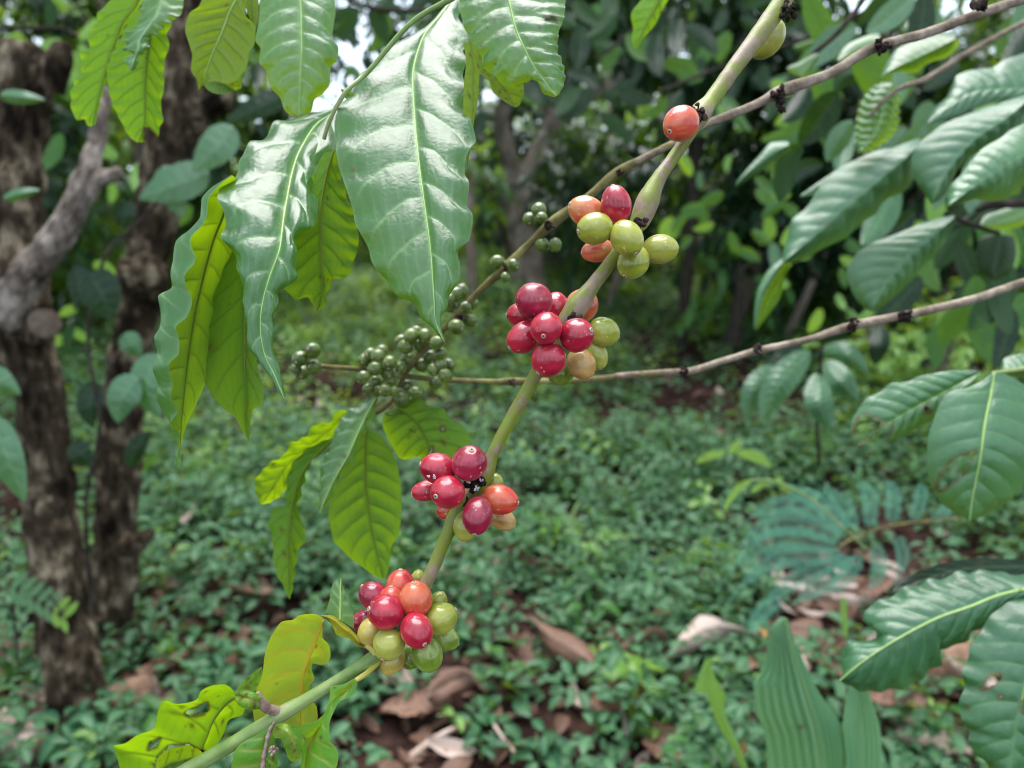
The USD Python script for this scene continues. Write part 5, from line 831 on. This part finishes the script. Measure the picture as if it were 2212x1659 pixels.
leaf(r2, [R2((1935, 752), (1800, 750), (1650, 770), (1560, 790), (1500, 820), (1400, 830), (1320, 890), (1250, 920), (1190, 1000), (1150, 1080), (1150, 1140), (1190, 1215)), R2((1940, 760), (1750, 870), (1550, 980), (1380, 1080), (1195, 1218)), R2((1945, 775), (1880, 830), (1760, 910), (1680, 1040), (1560, 1100), (1480, 1150), (1350, 1210), (1300, 1240), (1270, 1282), (1205, 1222))], [[.63, .64, .64], [.63, .63, .63], [.62, .635, .635]], mat='matte_leaf', nveins=11, bulge=.002, relief=.002, nu=71, nv=180, midrib='midrib_pale', label='leaf chewed ragged at its tip', yellow=.4, lean=.12,
     holes=[R2((1165, 1140), (1185, 1055), (1235, 1025), (1285, 1050), (1340, 1070), (1300, 1112), (1215, 1205), (1170, 1200)), R2((1210, 1222), (1320, 1100), (1340, 1075), (1400, 1098), (1365, 1185), (1370, 1215), (1300, 1245), (1262, 1255), (1235, 1300)), R2((1597, 985), (1605, 975), (1625, 977), (1637, 992), (1622, 1010), (1600, 1012))])
leaf(r2, [R2((2300, 640), (2180, 650), (2080, 690), (2070, 740)), R2((2320, 740), (2220, 730), (2130, 740), (2072, 748)), R2((2320, 820), (2230, 800), (2140, 790), (2076, 756))], [.66, .65, .66], mat='matte_leaf', nveins=6, relief=.002, nu=31, nv=60, midrib=None, label='small leaf above the broad leaf at the edge', yellow=.3)
sp = thing('coffee_sapling', 'small dark ribbed-leaved coffee sapling under the thin right-hand branch', 'sapling', P(1770, 770, 1.35))
part('stem', stem_px([(1775, 745, 8, 1.36), (1772, 800, 8, 1.37), (1765, 900, 8, 1.4), (1770, 1000, 9, 1.44)], 7, .1, 20, 8), 'dark_twig', sp)
for mid, w, d, m in [(R2((900, 640), (770, 760), (670, 900), (602, 1065)), 66, 1.30, 'matte_leaf'), (R2((940, 770), (945, 900), (985, 1020), (1030, 1108)), 60, 1.28, 'matte_leaf'), (R2((720, 740), (610, 800), (540, 900), (510, 1060)), 52, 1.36, 'matte_leaf'), (R2((1000, 690), (1060, 780), (1130, 860), (1190, 935)), 56, 1.33, 'matte_leaf'), (R2((960, 640), (1080, 640), (1180, 700), (1250, 770)), 50, 1.38, 'matte_leaf'), (R2((880, 640), (780, 660), (680, 720), (600, 760)), 50, 1.40, 'dark_leaf'), (R2((1300, 470), (1330, 560), (1310, 640), (1300, 720)), 46, 1.45, 'dark_leaf')]:
    simple_leaf(sp, mid, w, [d, d - .04, d - .03], fold=-.012, mat=m, shape=.45, nu=25, nv=70, relief=.003, nveins=10, spots=0)

r3 = thing('coffee_shoot', 'coffee shoot with large ribbed leaves at the lower right corner', 'coffee shoot', P(2280, 1300, .62))
part('twig', stem_px([(2330, 1240, 12, .62), (2270, 1262, 11, .61), (2200, 1276, 9, .60)], 8, .05, 14, 5), 'green_stem', r3)
leaf(r3, [R5((2280, 470), (2130, 468), (1980, 440), (1890, 460), (1830, 440), (1760, 480), (1640, 500), (1560, 530), (1440, 570), (1370, 620), (1300, 640), (1240, 690), (1230, 745), (1300, 820), (1310, 870), (1180, 870), (1120, 900), (1090, 980), (1100, 1080), (1075, 1118)), R5((2300, 545), (2210, 560), (2050, 600), (1900, 660), (1700, 730), (1500, 830), (1300, 950), (1080, 1122)), R5((2300, 620), (2100, 650), (2000, 760), (1900, 830), (1800, 910), (1700, 930), (1702, 1000), (1600, 1090), (1530, 1150), (1400, 1180), (1240, 1190), (1130, 1150), (1086, 1124))], [[.62, .63, .62], [.60, .60, .60], [.60, .61, .61]], mat='matte_leaf', nveins=12, bulge=.003, relief=.0019, ruffle=.002, nu=81, nv=220, midrib='midrib_pale', rib=.001, label='wide ribbed leaf with a ragged margin pointing left', lean=.15)
leaf(r3, [R5((2260, 610), (2120, 640), (2080, 665), (2000, 730), (1930, 850), (1880, 900), (1870, 980), (1830, 1080), (1850, 1150), (1812, 1260), (1840, 1380), (1880, 1440), (1870, 1490), (1930, 1580), (1990, 1640), (2040, 1800)), R5((2330, 700), (2260, 950), (2212, 1200), (2160, 1450), (2120, 1820)), R5((2400, 760), (2450, 1000), (2440, 1300), (2330, 1600), (2200, 1820))], [[.60, .59, .58], [.58, .57, .565], [.59, .58, .58]], mat='matte_leaf', nveins=10, bulge=.003, relief=.0016, ruffle=.001, nu=81, nv=200, midrib='midrib_pale', rib=.001, label='large leaf with small chewed holes in the corner', yellow=.15,
     holes=[R5((1955, 1175), (1990, 1110), (2020, 1082), (2070, 1082), (2075, 1105), (2040, 1140), (2000, 1165)), R5((2190, 1270), (2215, 1240), (2225, 1320), (2200, 1310)), R5((2060, 1215), (2078, 1208), (2082, 1222), (2064, 1226))])
leaf(r3, [R5((2260, 385), (2000, 370), (1800, 380), (1650, 420), (1480, 490), (1400, 540), (1390, 575)), R5((2280, 420), (2050, 420), (1800, 440), (1600, 500), (1394, 580)), R5((2280, 480), (2000, 500), (1800, 510), (1600, 560), (1400, 590))], [.66, .655, .65], mat='dark_leaf', nveins=9, relief=.002, nu=31, nv=80, midrib=None, label='dark leaf partly hidden above the wide ribbed leaf')

# ------------------------------------------------------------------ ginger, grasses, fern fronds, seedlings
gi = thing('ginger_plant', 'pale green ginger-like leaves with parallel veins at the lower right', 'plant', P(1750, 1800, .85))
leaf(gi, [R5((742, 735), (660, 800), (640, 900), (610, 1040), (552, 1160), (560, 1300), (620, 1450), (640, 1659), (660, 1900)), R5((746, 735), (800, 950), (880, 1200), (950, 1450), (1000, 1900)), R5((752, 740), (770, 860), (830, 980), (900, 1130), (1000, 1280), (1090, 1400), (1120, 1600), (1100, 1900))], [[.84, .85, .87], [.82, .83, .86], [.85, .87, .88]], mat='ginger_leaf', nveins=6, relief=.0035, bulge=.004, nu=121, nv=120, midrib='midrib_pale', veins='parallel', label='broad upright blade with a ragged tip')
leaf(gi, [R5((1150, 1130), (1120, 1250), (1100, 1400), (1120, 1600), (1160, 1900)), R5((1200, 1140), (1205, 1300), (1210, 1500), (1215, 1900)), R5((1250, 1150), (1290, 1280), (1332, 1440), (1340, 1600), (1330, 1900))], [.86, .865, .86], mat='ginger_leaf', nveins=4, relief=.0025, bulge=.003, nu=51, nv=80, midrib=None, veins='parallel', label='smaller folded blade to the right')
gr = thing('grass_plant', 'single narrow notched green blade left of the ginger-like leaves', 'grass', P(1610, 1700, 1.0))
leaf(gr, [R5((255, 990), (220, 1080), (185, 1190), (255, 1180), (290, 1280), (340, 1400), (430, 1550), (490, 1700)), R5((270, 988), (262, 1090), (275, 1190), (330, 1300), (385, 1430), (455, 1555), (510, 1700)), R5((285, 992), (312, 1090), (380, 1220), (372, 1290), (420, 1420), (480, 1560), (530, 1700))], [1.0, .995, 1.0], mat='bright_leaf', nu=21, nv=70, midrib=None, veins='parallel', nveins=5, relief=.0005, name='blade')
gr2 = thing('grass_plant', 'narrow blade standing between fern fronds and the wide ribbed leaf', 'grass', P(1822, 1350, 1.2))
leaf(gr2, [R5((1090, 612), (1085, 700), (1095, 780), (1110, 850)), R5((1106, 610), (1106, 700), (1110, 780), (1116, 850)), R5((1124, 614), (1126, 700), (1130, 780), (1130, 850))], [1.2, 1.2, 1.2], mat='bright_leaf', nu=9, nv=20, midrib=None, veins='parallel', nveins=3, relief=.0003, name='blade')
fr = thing('feathery_plant', 'feathery blue-green twice-pinnate foliage at the right above the brown litter', 'plant', P(1830, 1200, 1.25))
part('stem', stem_px([(2080, 1120, 4, 1.3), (1960, 1130, 5, 1.3), (1850, 1160, 5, 1.28), (1800, 1190, 4, 1.26)], 6, .05, 20, 9), 'brown_green_twig', fr)
def pinna(a, c, b, d, wid, seed):
    r = np.random.default_rng(seed); n = int(np.linalg.norm(np.subtract(b, a)) / 5.2) + 6; wid = wid * 1.25; m = resample([a, c, b], n); t = np.linspace(0, 1, n)
    tan = np.gradient(m, axis=0); tan /= np.linalg.norm(tan, axis=1, keepdims=True); perp = np.c_[-tan[:, 1], tan[:, 0]]
    vs, fs = [], []; o = 0
    for s in (-1, 1):
        for i in range(3, n - 1):
            L = wid * (np.sin(np.pi * min(1, t[i] * 1.15 + .08)) ** .5) * r.uniform(.85, 1.1) * s; wd = 1.35
            p0 = m[i]; ti = tan[i] * .35 + perp[i] * np.sign(L); ti /= np.linalg.norm(ti); q = np.array([-ti[1], ti[0]]); L = abs(L)
            pts = np.array([p0, p0 + ti * L * .35 + q * wd, p0 + ti * L * .8 + q * wd * .8, p0 + ti * L, p0 + ti * L * .8 - q * wd * .8, p0 + ti * L * .35 - q * wd])
            vs.append(P(pts[:, 0], pts[:, 1], d + .006 * s + r.normal() * .003)); fs.append(np.array([[0, 1, 5], [1, 2, 5], [2, 4, 5], [2, 3, 4]]) + o); o += 6
    rv, rf = tube(P(m[:, 0], m[:, 1], d), np.full(n, .7 / F * d), 4)
    vs.append(rv); fs.append(rf + o)
    v, f = np.vstack(vs), np.vstack(fs)
    part('pinna', (v, f), 'fern_leaf', fr, None, np.c_[np.zeros(len(v)), np.full(len(v), r.uniform(0, .6)), np.zeros(len(v))], smooth=False)
for i, (a, c, b, d, w) in enumerate([((1830, 1165), (1710, 1090), (1575, 1160), 1.2, 22), ((1825, 1180), (1700, 1130), (1560, 1230), 1.18, 24), ((1820, 1190), (1700, 1165), (1545, 1280), 1.2, 24), ((1830, 1200), (1720, 1200), (1560, 1320), 1.17, 22), ((1840, 1205), (1740, 1240), (1620, 1345), 1.2, 20),
        ((1850, 1200), (1790, 1250), (1690, 1320), 1.22, 20), ((1860, 1190), (1830, 1240), (1760, 1290), 1.24, 20), ((1830, 1160), (1760, 1080), (1650, 1045), 1.25, 20), ((1850, 1150), (1820, 1090), (1750, 1040), 1.28, 18), ((1880, 1150), (1880, 1080), (1830, 1020), 1.3, 18),
        ((1920, 1140), (1930, 1070), (1900, 1020), 1.32, 17), ((1960, 1130), (1990, 1070), (1985, 1020), 1.34, 16), ((1880, 1170), (1900, 1220), (1860, 1290), 1.3, 18), ((1930, 1150), (1950, 1200), (1930, 1260), 1.34, 15), ((1700, 1290), (1640, 1330), (1610, 1395), 1.2, 18), ((2000, 1130), (2050, 1090), (2060, 1030), 1.36, 14)]):
    pinna(a, c, b, d, w, 300 + i)
vn = thing('arching_seedling', 'lime green arching stem with narrow leaves above the feathery foliage', 'seedling', on_ground(1860, 1200))
part('stem', stem_px([(1870, 1185, 4, 1.16), (1800, 1120, 5, 1.15), (1740, 1070, 5, 1.14), (1650, 1037, 5, 1.14), (1622, 1038, 4, 1.14)], 6, .05, 26, 4), 'green_stem', vn)
for mid, w, d in [([(1628, 1036), (1590, 1060), (1565, 1108)], 16, 1.14), ([(1665, 1035), (1640, 1050), (1622, 1065)], 14, 1.14), ([(1715, 1060), (1690, 1050), (1676, 1030)], 12, 1.14), ([(1568, 978), (1532, 985), (1502, 1002)], 18, 1.5), ([(1590, 978), (1630, 985), (1666, 1010)], 24, 1.5), ([(1575, 980), (1585, 968), (1600, 950)], 18, 1.5)]:
    simple_leaf(vn, mid, w, d, mat='bright_leaf', nu=9, nv=24, relief=0., nveins=4, yellow=.5)
def seedling(px, py, lab, size, n, seed, mat='bright_leaf', h=0.10, cat='seedling', name='seedling', group=None):
    g = on_ground(px, py); r = np.random.default_rng(seed); t_ = thing(name, lab, cat, g, group)
    part('stem', tube([g - [0, 0, .01], g + [r.normal() * .01, r.normal() * .01, h * .5], g + [r.normal() * .015, r.normal() * .015, h]], [.003, .0022, .0015], 6, 0, 0, 1, 8), 'green_stem', t_)
    for i in range(n):
        a = i * 2.4 + r.random() * .4; q = (i + 1) / n; el = r.uniform(-.2, .45)
        dr = np.array([[math.cos(a) * math.cos(el), math.sin(a) * math.cos(el), math.sin(el)]])
        v, f, dt = scatter_leaves(np.array([g + [0, 0, h * (.25 + .75 * q)]]) + dr * size * .15, dr, np.array([[r.normal() * .2, r.normal() * .2, 1.0]]), size * r.uniform(.7, 1.1) * (1.15 - .4 * q), blade(10, 7, .48, .25, .4, .5), np.array([r.uniform(.2, .8)]), r)
        part('leaf', (v, f), mat, t_, None, dt)
    return t_
seedling(1360, 1560, 'bright green leafy seedling in front of the brown leaves at the bottom centre right', .075, 16, 1, h=.16)
seedling(1290, 1475, 'light green seedling left of the bright leafy one', .055, 9, 2, h=.08)
seedling(1420, 1610, 'low light green seedling below the bright leafy one, by the upright stick', .05, 9, 3, h=.05)
seedling(1560, 1500, 'light green seedling behind the narrow notched blade', .055, 10, 4, h=.09)
seedling(2000, 1610, 'yellowish seedling in the brown litter near the lower right corner', .05, 12, 5, h=.07)
seedling(985, 1585, 'tiny seedling with two curled leaves near the bottom centre', .06, 3, 6, h=.05)
seedling(1040, 1640, 'pale broad-leaved seedling at the bottom centre', .05, 7, 7, 'weed_leaf', h=.06)
seedling(1180, 1650, 'bluish broad-leaved weed at the bottom edge', .06, 8, 8, 'weed_leaf', h=.07)
seedling(770, 1560, 'bluish weed just right of the bright leaf below the cherries', .055, 9, 9, 'weed_leaf', h=.10)
seedling(150, 1640, 'bluish weed over the pale log at the lower left', .06, 12, 10, 'weed_leaf', h=.10)
seedling(215, 1590, 'bluish weed between the two cut logs', .05, 10, 11, 'weed_leaf', h=.12)
seedling(470, 1480, 'dark bluish weed left of the yellowing leaf', .06, 12, 12, 'weed_leaf', h=.10)
for i, (x, y) in enumerate([(1260, 1180), (1340, 1200), (1300, 1150), (1230, 1120), (1390, 1220), (640, 690)]):
    g = on_ground(x, y); t_ = thing('grass_tuft', ['pale grass tuft below the third cherry cluster', 'grass tuft in the middle of the weeds', 'small grass tuft behind the middle weeds', 'grass tuft close to the right of the third cluster', 'grass tuft above the fallen leaves', 'far grass tuft left of the green berries'][i], 'grass', g)
    r = np.random.default_rng(60 + i)
    for k in range(6):
        a = r.random() * 6.28; dr = np.array([[math.cos(a) * .7, math.sin(a) * .7, .8]]); v, f, dt = scatter_leaves(np.array([g]), dr, np.array([[0, 0, 1.0]]) , r.uniform(.10, .17), blade(9, 3, .4, .3, .5, .10), np.array([r.uniform(.3, .9)]), r)
        part('blade', (v, f), 'bright_leaf', t_, None, dt)

# ------------------------------------------------------------------ fallen leaves, sticks and logs
def fallen(px, py, L, w, yaw, lab, mat='dead_leaf', curl=.25, lift=.02, roll=0.0, seed=0):
    g = on_ground(px, py, lift + .035); r = np.random.default_rng(seed + 900); nu, nv = 25, 60
    t = np.linspace(0, 1, nv); u = np.linspace(-1, 1, nu); U, T = np.meshgrid(u, t, indexing='ij')
    wv = (t ** .6 * (1 - t) ** .75); wv = wv / wv.max() * w / 2 * (1 + .07 * np.sin(t * 40 + r.random() * 6)) + .001
    q = T - .12 * np.abs(U); ph = q * 9; f_ = np.abs(ph - np.round(ph))
    k = curl * 3.0; X = np.sin(U * k) / k * wv; Zc = (1 - np.cos(U * k)) / k * wv
    Zl = L * (.35 * curl * (T - .5) ** 2 * 4 * .5) + .004 * (meshkit.fbm(np.stack([U * 2, T * 7, np.full_like(U, seed)], -1), 3, seed) - .5) * 4 + .0012 * np.cos(ph * 2 * np.pi)
    v = np.stack([X, (T - .5) * L, Zc + Zl], -1).reshape(-1, 3)
    c, s = math.cos(math.radians(roll)), math.sin(math.radians(roll)); v = v @ np.array([[c, 0, -s], [0, 1, 0], [s, 0, c]]).T
    c, s = math.cos(math.radians(yaw)), math.sin(math.radians(yaw)); v = v @ np.array([[c, -s, 0], [s, c, 0], [0, 0, 1]]).T + g
    data = np.stack([np.maximum(np.exp(-(U / .05) ** 2), np.exp(-(f_ / .06) ** 2) * .6), np.clip(.5 + (meshkit.fbm(np.stack([U * 2, T * 5, np.full_like(U, seed * 2.)], -1), 3, seed) - .5) * 1.5, 0, 1), np.clip(meshkit.fbm(np.stack([U * 4, T * 12, np.full_like(U, seed * 3.)], -1), 3, seed) * 2.2 - 1.3, 0, 1)], -1).reshape(-1, 3)
    t_ = thing('fallen_leaf', lab, 'fallen leaf', g)
    b = part('blade', (v, grid_faces(nu, nv, True)), mat, t_, None, data)
    ln = v.reshape(nu, nv, 3)[nu // 2]; part('midrib', tube(ln[::3] + [0, 0, .0006], np.linspace(.0016, .0005, len(ln[::3])), 5), 'petiole_dry', b)
    return t_
fallen(545, 1320, .16, .075, 75, 'brown fallen leaf behind the yellowing leaf', 'dead_leaf', .35, .03, -15, 9)
fallen(1545, 960, .14, .07, 10, 'small pinkish fallen leaf in the far weeds', 'dead_leaf', .3, .02, 20, 10)
fallen(900, 1560, .15, .08, 100, 'dark fallen leaf on bare soil at the bottom centre', 'dead_leaf', .3, .01, 5, 12)
fallen(1010, 1395, .12, .06, 10, 'small pinkish fallen leaf right of the lowest cherries', 'dead_leaf', .4, .02, 20, 13)
fallen(1120, 1230, .2, .05, 40, 'twisted brown fallen leaf under the third cherry cluster', 'dead_leaf', .7, .03, 30, 14)
fallen(1190, 1260, .14, .05, 65, 'narrow ribbed brown leaf under the third cherry cluster', 'dead_leaf', .5, .03, -20, 15)
fallen(420, 1150, .14, .05, 5, 'pale upright dry leaf right of the dark trunk', 'pale_dead_leaf', .5, .05, 40, 16)
fallen(1430, 1640, .13, .08, 30, 'brown fallen leaf at the bottom edge beside the stick', 'dead_leaf', .3, .0, 15, 18)
fallen(2010, 1660, .16, .09, 70, 'pale brown fallen leaf at the bottom right', 'pale_dead_leaf', .3, .0, -10, 19)
fallen(1690, 1450, .16, .05, 165, 'long red-brown leaf strip behind the ginger-like blade', 'dead_leaf', .5, .02, 20, 20)
fallen(820, 1350, .1, .05, 10, 'small brown leaf behind the lowest cherries', 'dead_leaf', .4, .02, -20, 22)
fallen(700, 1240, .13, .06, 70, 'reddish fallen leaf seen past the drooping leaf', 'dead_leaf', .4, .02, -20, 23)

def ground_d(x, y): return CAM_Z / -(P(x, y, 1.0) - EYE)[2]
def fallen_px(L, Mi, Rr, lift, lab, mat='dead_leaf', bul=.01, **kw):
    """A fallen leaf lying where its outline meets the weeds; lift = how far its margins and middle stand above the soil."""
    c = on_ground(*Mi[len(Mi) // 2]); t_ = thing('fallen_leaf', lab, 'fallen leaf', c)
    ds = [[ground_d(x, y) * (1 - l / CAM_Z) for x, y in pts] for pts, l in zip((L, Mi, Rr), lift)]
    leaf(t_, [L, Mi, Rr], ds, mat=mat, nu=31, nv=70, bulge=bul, relief=.0015, nveins=8, midrib='petiole_dry', rib=.0012, name='blade', spots=.2, smooth=.4, **kw)
fallen_px(R5((15, 985), (90, 860), (170, 760), (230, 718), (310, 730), (400, 770), (500, 803), (600, 862)), R5((15, 988), (140, 880), (250, 810), (360, 790), (480, 812), (602, 864)), R5((15, 992), (200, 925), (350, 868), (480, 825), (604, 868)), (.125, .115, .085), 'pale pinkish folded fallen leaf standing out beside the feathery foliage', 'pale_dead_leaf', bul=.003)
fallen_px(R4((1305, 735), (1340, 800), (1400, 930), (1470, 990), (1600, 1040), (1690, 1045)), R4((1305, 735), (1420, 850), (1540, 920), (1640, 990), (1695, 1045)), R4((1308, 735), (1420, 800), (1540, 835), (1640, 905), (1695, 985), (1698, 1045)), (.06, .09, .07), 'brown fallen leaf with yellowish ragged edge lying among the weeds')
fallen_px(R4((1765, 1000), (1850, 900), (1950, 825), (2060, 785), (2210, 870)), R4((1765, 1005), (1880, 950), (2000, 890), (2120, 870), (2212, 876)), R4((1768, 1012), (1900, 1040), (2050, 1000), (2150, 940), (2214, 884)), (.085, .07, .055), 'wide brown fallen leaf left of the upright stick')
fallen_px(R4((655, 1210), (700, 1125), (800, 1075), (880, 1050), (945, 1085), (950, 1130)), R4((658, 1225), (740, 1170), (830, 1120), (900, 1100), (952, 1132)), R4((662, 1240), (720, 1262), (790, 1200), (870, 1160), (954, 1136)), (.08, .08, .05), 'curled reddish fallen leaf right below the lowest cherries', bul=.02)
fallen_px(R5((960, 545), (1080, 520), (1220, 530), (1345, 548)), R5((965, 555), (1080, 565), (1220, 580), (1348, 558)), R5((975, 565), (1075, 640), (1200, 660), (1350, 570)), (.10, .08, .06), 'pale dry leaf lying right of the feathery foliage', 'pale_dead_leaf')
fallen_px(R5((1270, 400), (1340, 380), (1420, 400), (1490, 462)), R5((1275, 410), (1350, 430), (1420, 450), (1492, 470)), R5((1280, 425), (1350, 490), (1430, 520), (1494, 480)), (.09, .07, .05), 'pale dry strip lying above the wide ribbed leaf', 'pale_dead_leaf')
fallen_px(R5((745, 790), (820, 750), (900, 735), (965, 760), (975, 850)), R5((748, 810), (830, 820), (910, 850), (975, 880)), R5((755, 830), (800, 900), (870, 950), (970, 960)), (.11, .105, .09), 'dark red-brown fallen leaf left of the wide ribbed leaf')
fallen_px(R5((965, 975), (990, 880), (1060, 820), (1130, 850)), R5((975, 985), (1040, 930), (1090, 890), (1135, 855)), R5((985, 995), (1060, 990), (1110, 940), (1140, 860)), (.10, .095, .09), 'reddish fallen leaf under the tip of the wide ribbed leaf', 'dead_leaf')
fallen_px(R5((330, 1700), (350, 1600), (420, 1515), (500, 1505)), R5((400, 1720), (440, 1640), (480, 1570), (515, 1510)), R5((560, 1720), (590, 1650), (580, 1570), (525, 1512)), (.05, .06, .05), 'round ochre fallen leaf at the bottom edge', 'ochre_leaf')
fallen_px(R5((1250, 1200), (1330, 1190), (1400, 1230), (1410, 1290)), R5((1255, 1210), (1320, 1240), (1370, 1280), (1400, 1330)), R5((1258, 1225), (1300, 1290), (1350, 1330), (1390, 1350)), (.07, .06, .05), 'pinkish brown fallen leaf right of the ginger-like blade')
fallen_px(R5((1340, 1500), (1420, 1470), (1500, 1450), (1550, 1470)), R5((1345, 1510), (1420, 1495), (1500, 1490), (1552, 1480)), R5((1350, 1525), (1430, 1530), (1520, 1520), (1554, 1490)), (.04, .05, .03), 'greyish pink fallen leaf under the large corner leaf', 'pale_dead_leaf')
fallen_px(R5((480, 1250), (500, 1180), (540, 1200), (570, 1290)), R5((470, 1350), (500, 1300), (530, 1320), (560, 1400)), R5((440, 1440), (480, 1420), (520, 1430), (550, 1440)), (.05, .05, .04), 'dark greyish dry leaf between the notched blade and the ginger-like blade', 'dead_leaf')
fallen_px(R5((790, 880), (830, 960), (860, 1040), (870, 1090)), R5((800, 880), (840, 950), (870, 1030), (880, 1090)), R5((812, 880), (860, 950), (895, 1030), (890, 1090)), (.10, .10, .08), 'long pinkish leaf strip behind the ginger-like blade', 'pale_dead_leaf')
fallen_px(R5((560, 790), (620, 810), (640, 850)), R5((575, 830), (610, 850), (630, 880)), R5((580, 850), (600, 880), (620, 900)), (.10, .09, .08), 'small orange leaf scrap beside the tip of the ginger-like blade', 'ochre_leaf')
fallen_px(R5((1380, 1350), (1450, 1340), (1540, 1400), (1560, 1440)), R5((1385, 1360), (1450, 1370), (1530, 1420), (1560, 1445)), R5((1390, 1375), (1450, 1410), (1520, 1440), (1560, 1450)), (.04, .05, .03), 'pale curled scrap of dry leaf under the rotten log', 'pale_dead_leaf')

for k, (x, y, L, w, yaw, m, cu, ro, lab) in enumerate([(1730, 1345, .16, .08, 60, 'pale_dead_leaf', .4, -20, 'pale curled fallen leaf just under the feathery foliage'), (1870, 1345, .15, .07, 120, 'dead_leaf', .5, 25, 'brown curled fallen leaf under the middle of the wide ribbed leaf'), (1760, 1520, .17, .08, 30, 'dead_leaf', .4, -20, 'brown fallen leaf hard against the ginger-like blade'),
        (1900, 1600, .15, .07, 75, 'dead_leaf', .45, 15, 'dark brown fallen leaf in the litter at the lower right'), (2080, 1560, .14, .07, 20, 'pale_dead_leaf', .5, -15, 'pale fallen leaf beside the margin of the corner leaf'), (1960, 1440, .16, .06, 95, 'dead_leaf', .5, 20, 'brown leaf lying on top of the rotten log'),
        (1330, 1590, .15, .08, 110, 'dead_leaf', .35, 10, 'brown fallen leaf at the foot of the bright seedling'), (1640, 1500, .12, .06, 140, 'dead_leaf', .4, -25, 'brown fallen leaf between the upright stick and the ginger-like blade')]):
    fallen(x, y, L, w, yaw, lab, m, cu, .05, ro, 40 + k)

def stick(pts, r0, r1, lab, mat, name='stick', cat='stick', lump=.15, seed=0, n=9, dz=.01):
    g = [on_ground(x, y, dz + z) for x, y, z in pts]
    t_ = thing(name, lab, cat, g[0]); v, f = tube(g, np.linspace(r0, r1, len(g)), n, lump, seed, 25, 40)
    part('wood', (v, f), mat, t_); return t_, g
stick([(1470, 1640, 0), (1478, 1540, .01), (1488, 1430, .02)], .014, .013, 'brown stick lying away from the camera at the bottom centre right', 'log_wood', seed=1)
stick([(1345, 1659, 0), (1350, 1600, .03), (1330, 1560, .05)], .008, .003, 'pale dry stalk at the bottom edge', 'pale_wood', seed=2)
stick([(860, 1320, 0), (955, 1235, .03), (1015, 1170, .07)], .010, .006, 'pale forked dead twig under the third cherry cluster', 'pale_wood', seed=3)
stick([(955, 1250, .02), (1030, 1250, .03), (1090, 1280, .0)], .012, .008, 'pale dead twig end right of the forked one', 'pale_wood', seed=4)
stick([(920, 1350, .0), (1040, 1260, .04), (1180, 1190, .06)], .0035, .002, 'thin grey straight twig crossing behind the third cluster', 'twig_grey', seed=5)
stick([(700, 1620, 0), (790, 1540, .02), (925, 1445, .03)], .005, .003, 'thin dark twig slanting up to the lowest cherries', 'log_wood', seed=6)
stick([(870, 1175, .05), (960, 1110, .1), (1100, 1110, .02)], .003, .002, 'thin arching brown twig behind the third cluster', 'twig_grey', seed=7)
stick([(300, 1480, .02), (400, 1440, .03), (470, 1415, .03)], .018, .012, 'reddish brown stick lying beside the dark trunk', 'log_wood', seed=8)
stick([(880, 1650, 0), (940, 1610, .01), (1000, 1580, .01)], .008, .006, 'short pale stick on the soil at the bottom centre', 'pale_wood', seed=9)
stick([(1060, 1560, 0), (1090, 1620, .01), (1120, 1659, .01)], .004, .003, 'thin pale dry stem at the bottom centre', 'pale_wood', seed=10)
stick([(1780, 1545, 0), (1850, 1560, .02), (1905, 1585, .02)], .010, .007, 'pale stick in the litter right of the ginger-like blade', 'pale_wood', seed=11)
def log(a, b, r, lab, mat, seed):
    A, B = on_ground(*a, r * .7), on_ground(*b, r * .8)
    t_ = thing('cut_log', lab, 'log', A); d = (B - A) / np.linalg.norm(B - A)
    v, f = tube([A, A * .5 + B * .5, B], [r, r * 1.02, r * .97], 22, .22, seed, 22, 30); part('bark', (v, f), mat, t_)
    part('cut_face', tube([B, B + d * r * .32], [r * .9, r * .82], 20, .1, seed, 30, 4), 'cut_wood', t_)
    part('cut_face', tube([A, A - d * r * .32], [r * .9, r * .82], 20, .1, seed, 30, 4), 'cut_wood', t_)
log((330, 1520), (215, 1560), .045, 'short thick cut log at the foot of the left trunk', 'log_wood', 3)
log((-60, 1560), (95, 1650), .04, 'pale stripped log at the lower left corner', 'pale_wood', 4)
log((2100, 1480), (1890, 1510), .055, 'fibrous reddish brown rotten log under the wide ribbed leaf', 'log_wood', 5)
log((2020, 1440), (1900, 1440), .018, 'short pale broken stick on the rotten log', 'pale_wood', 6)

for p in stage.Traverse():
    if p.GetCustomDataByKey('_o') is not None: p.ClearCustomDataByKey('_o')
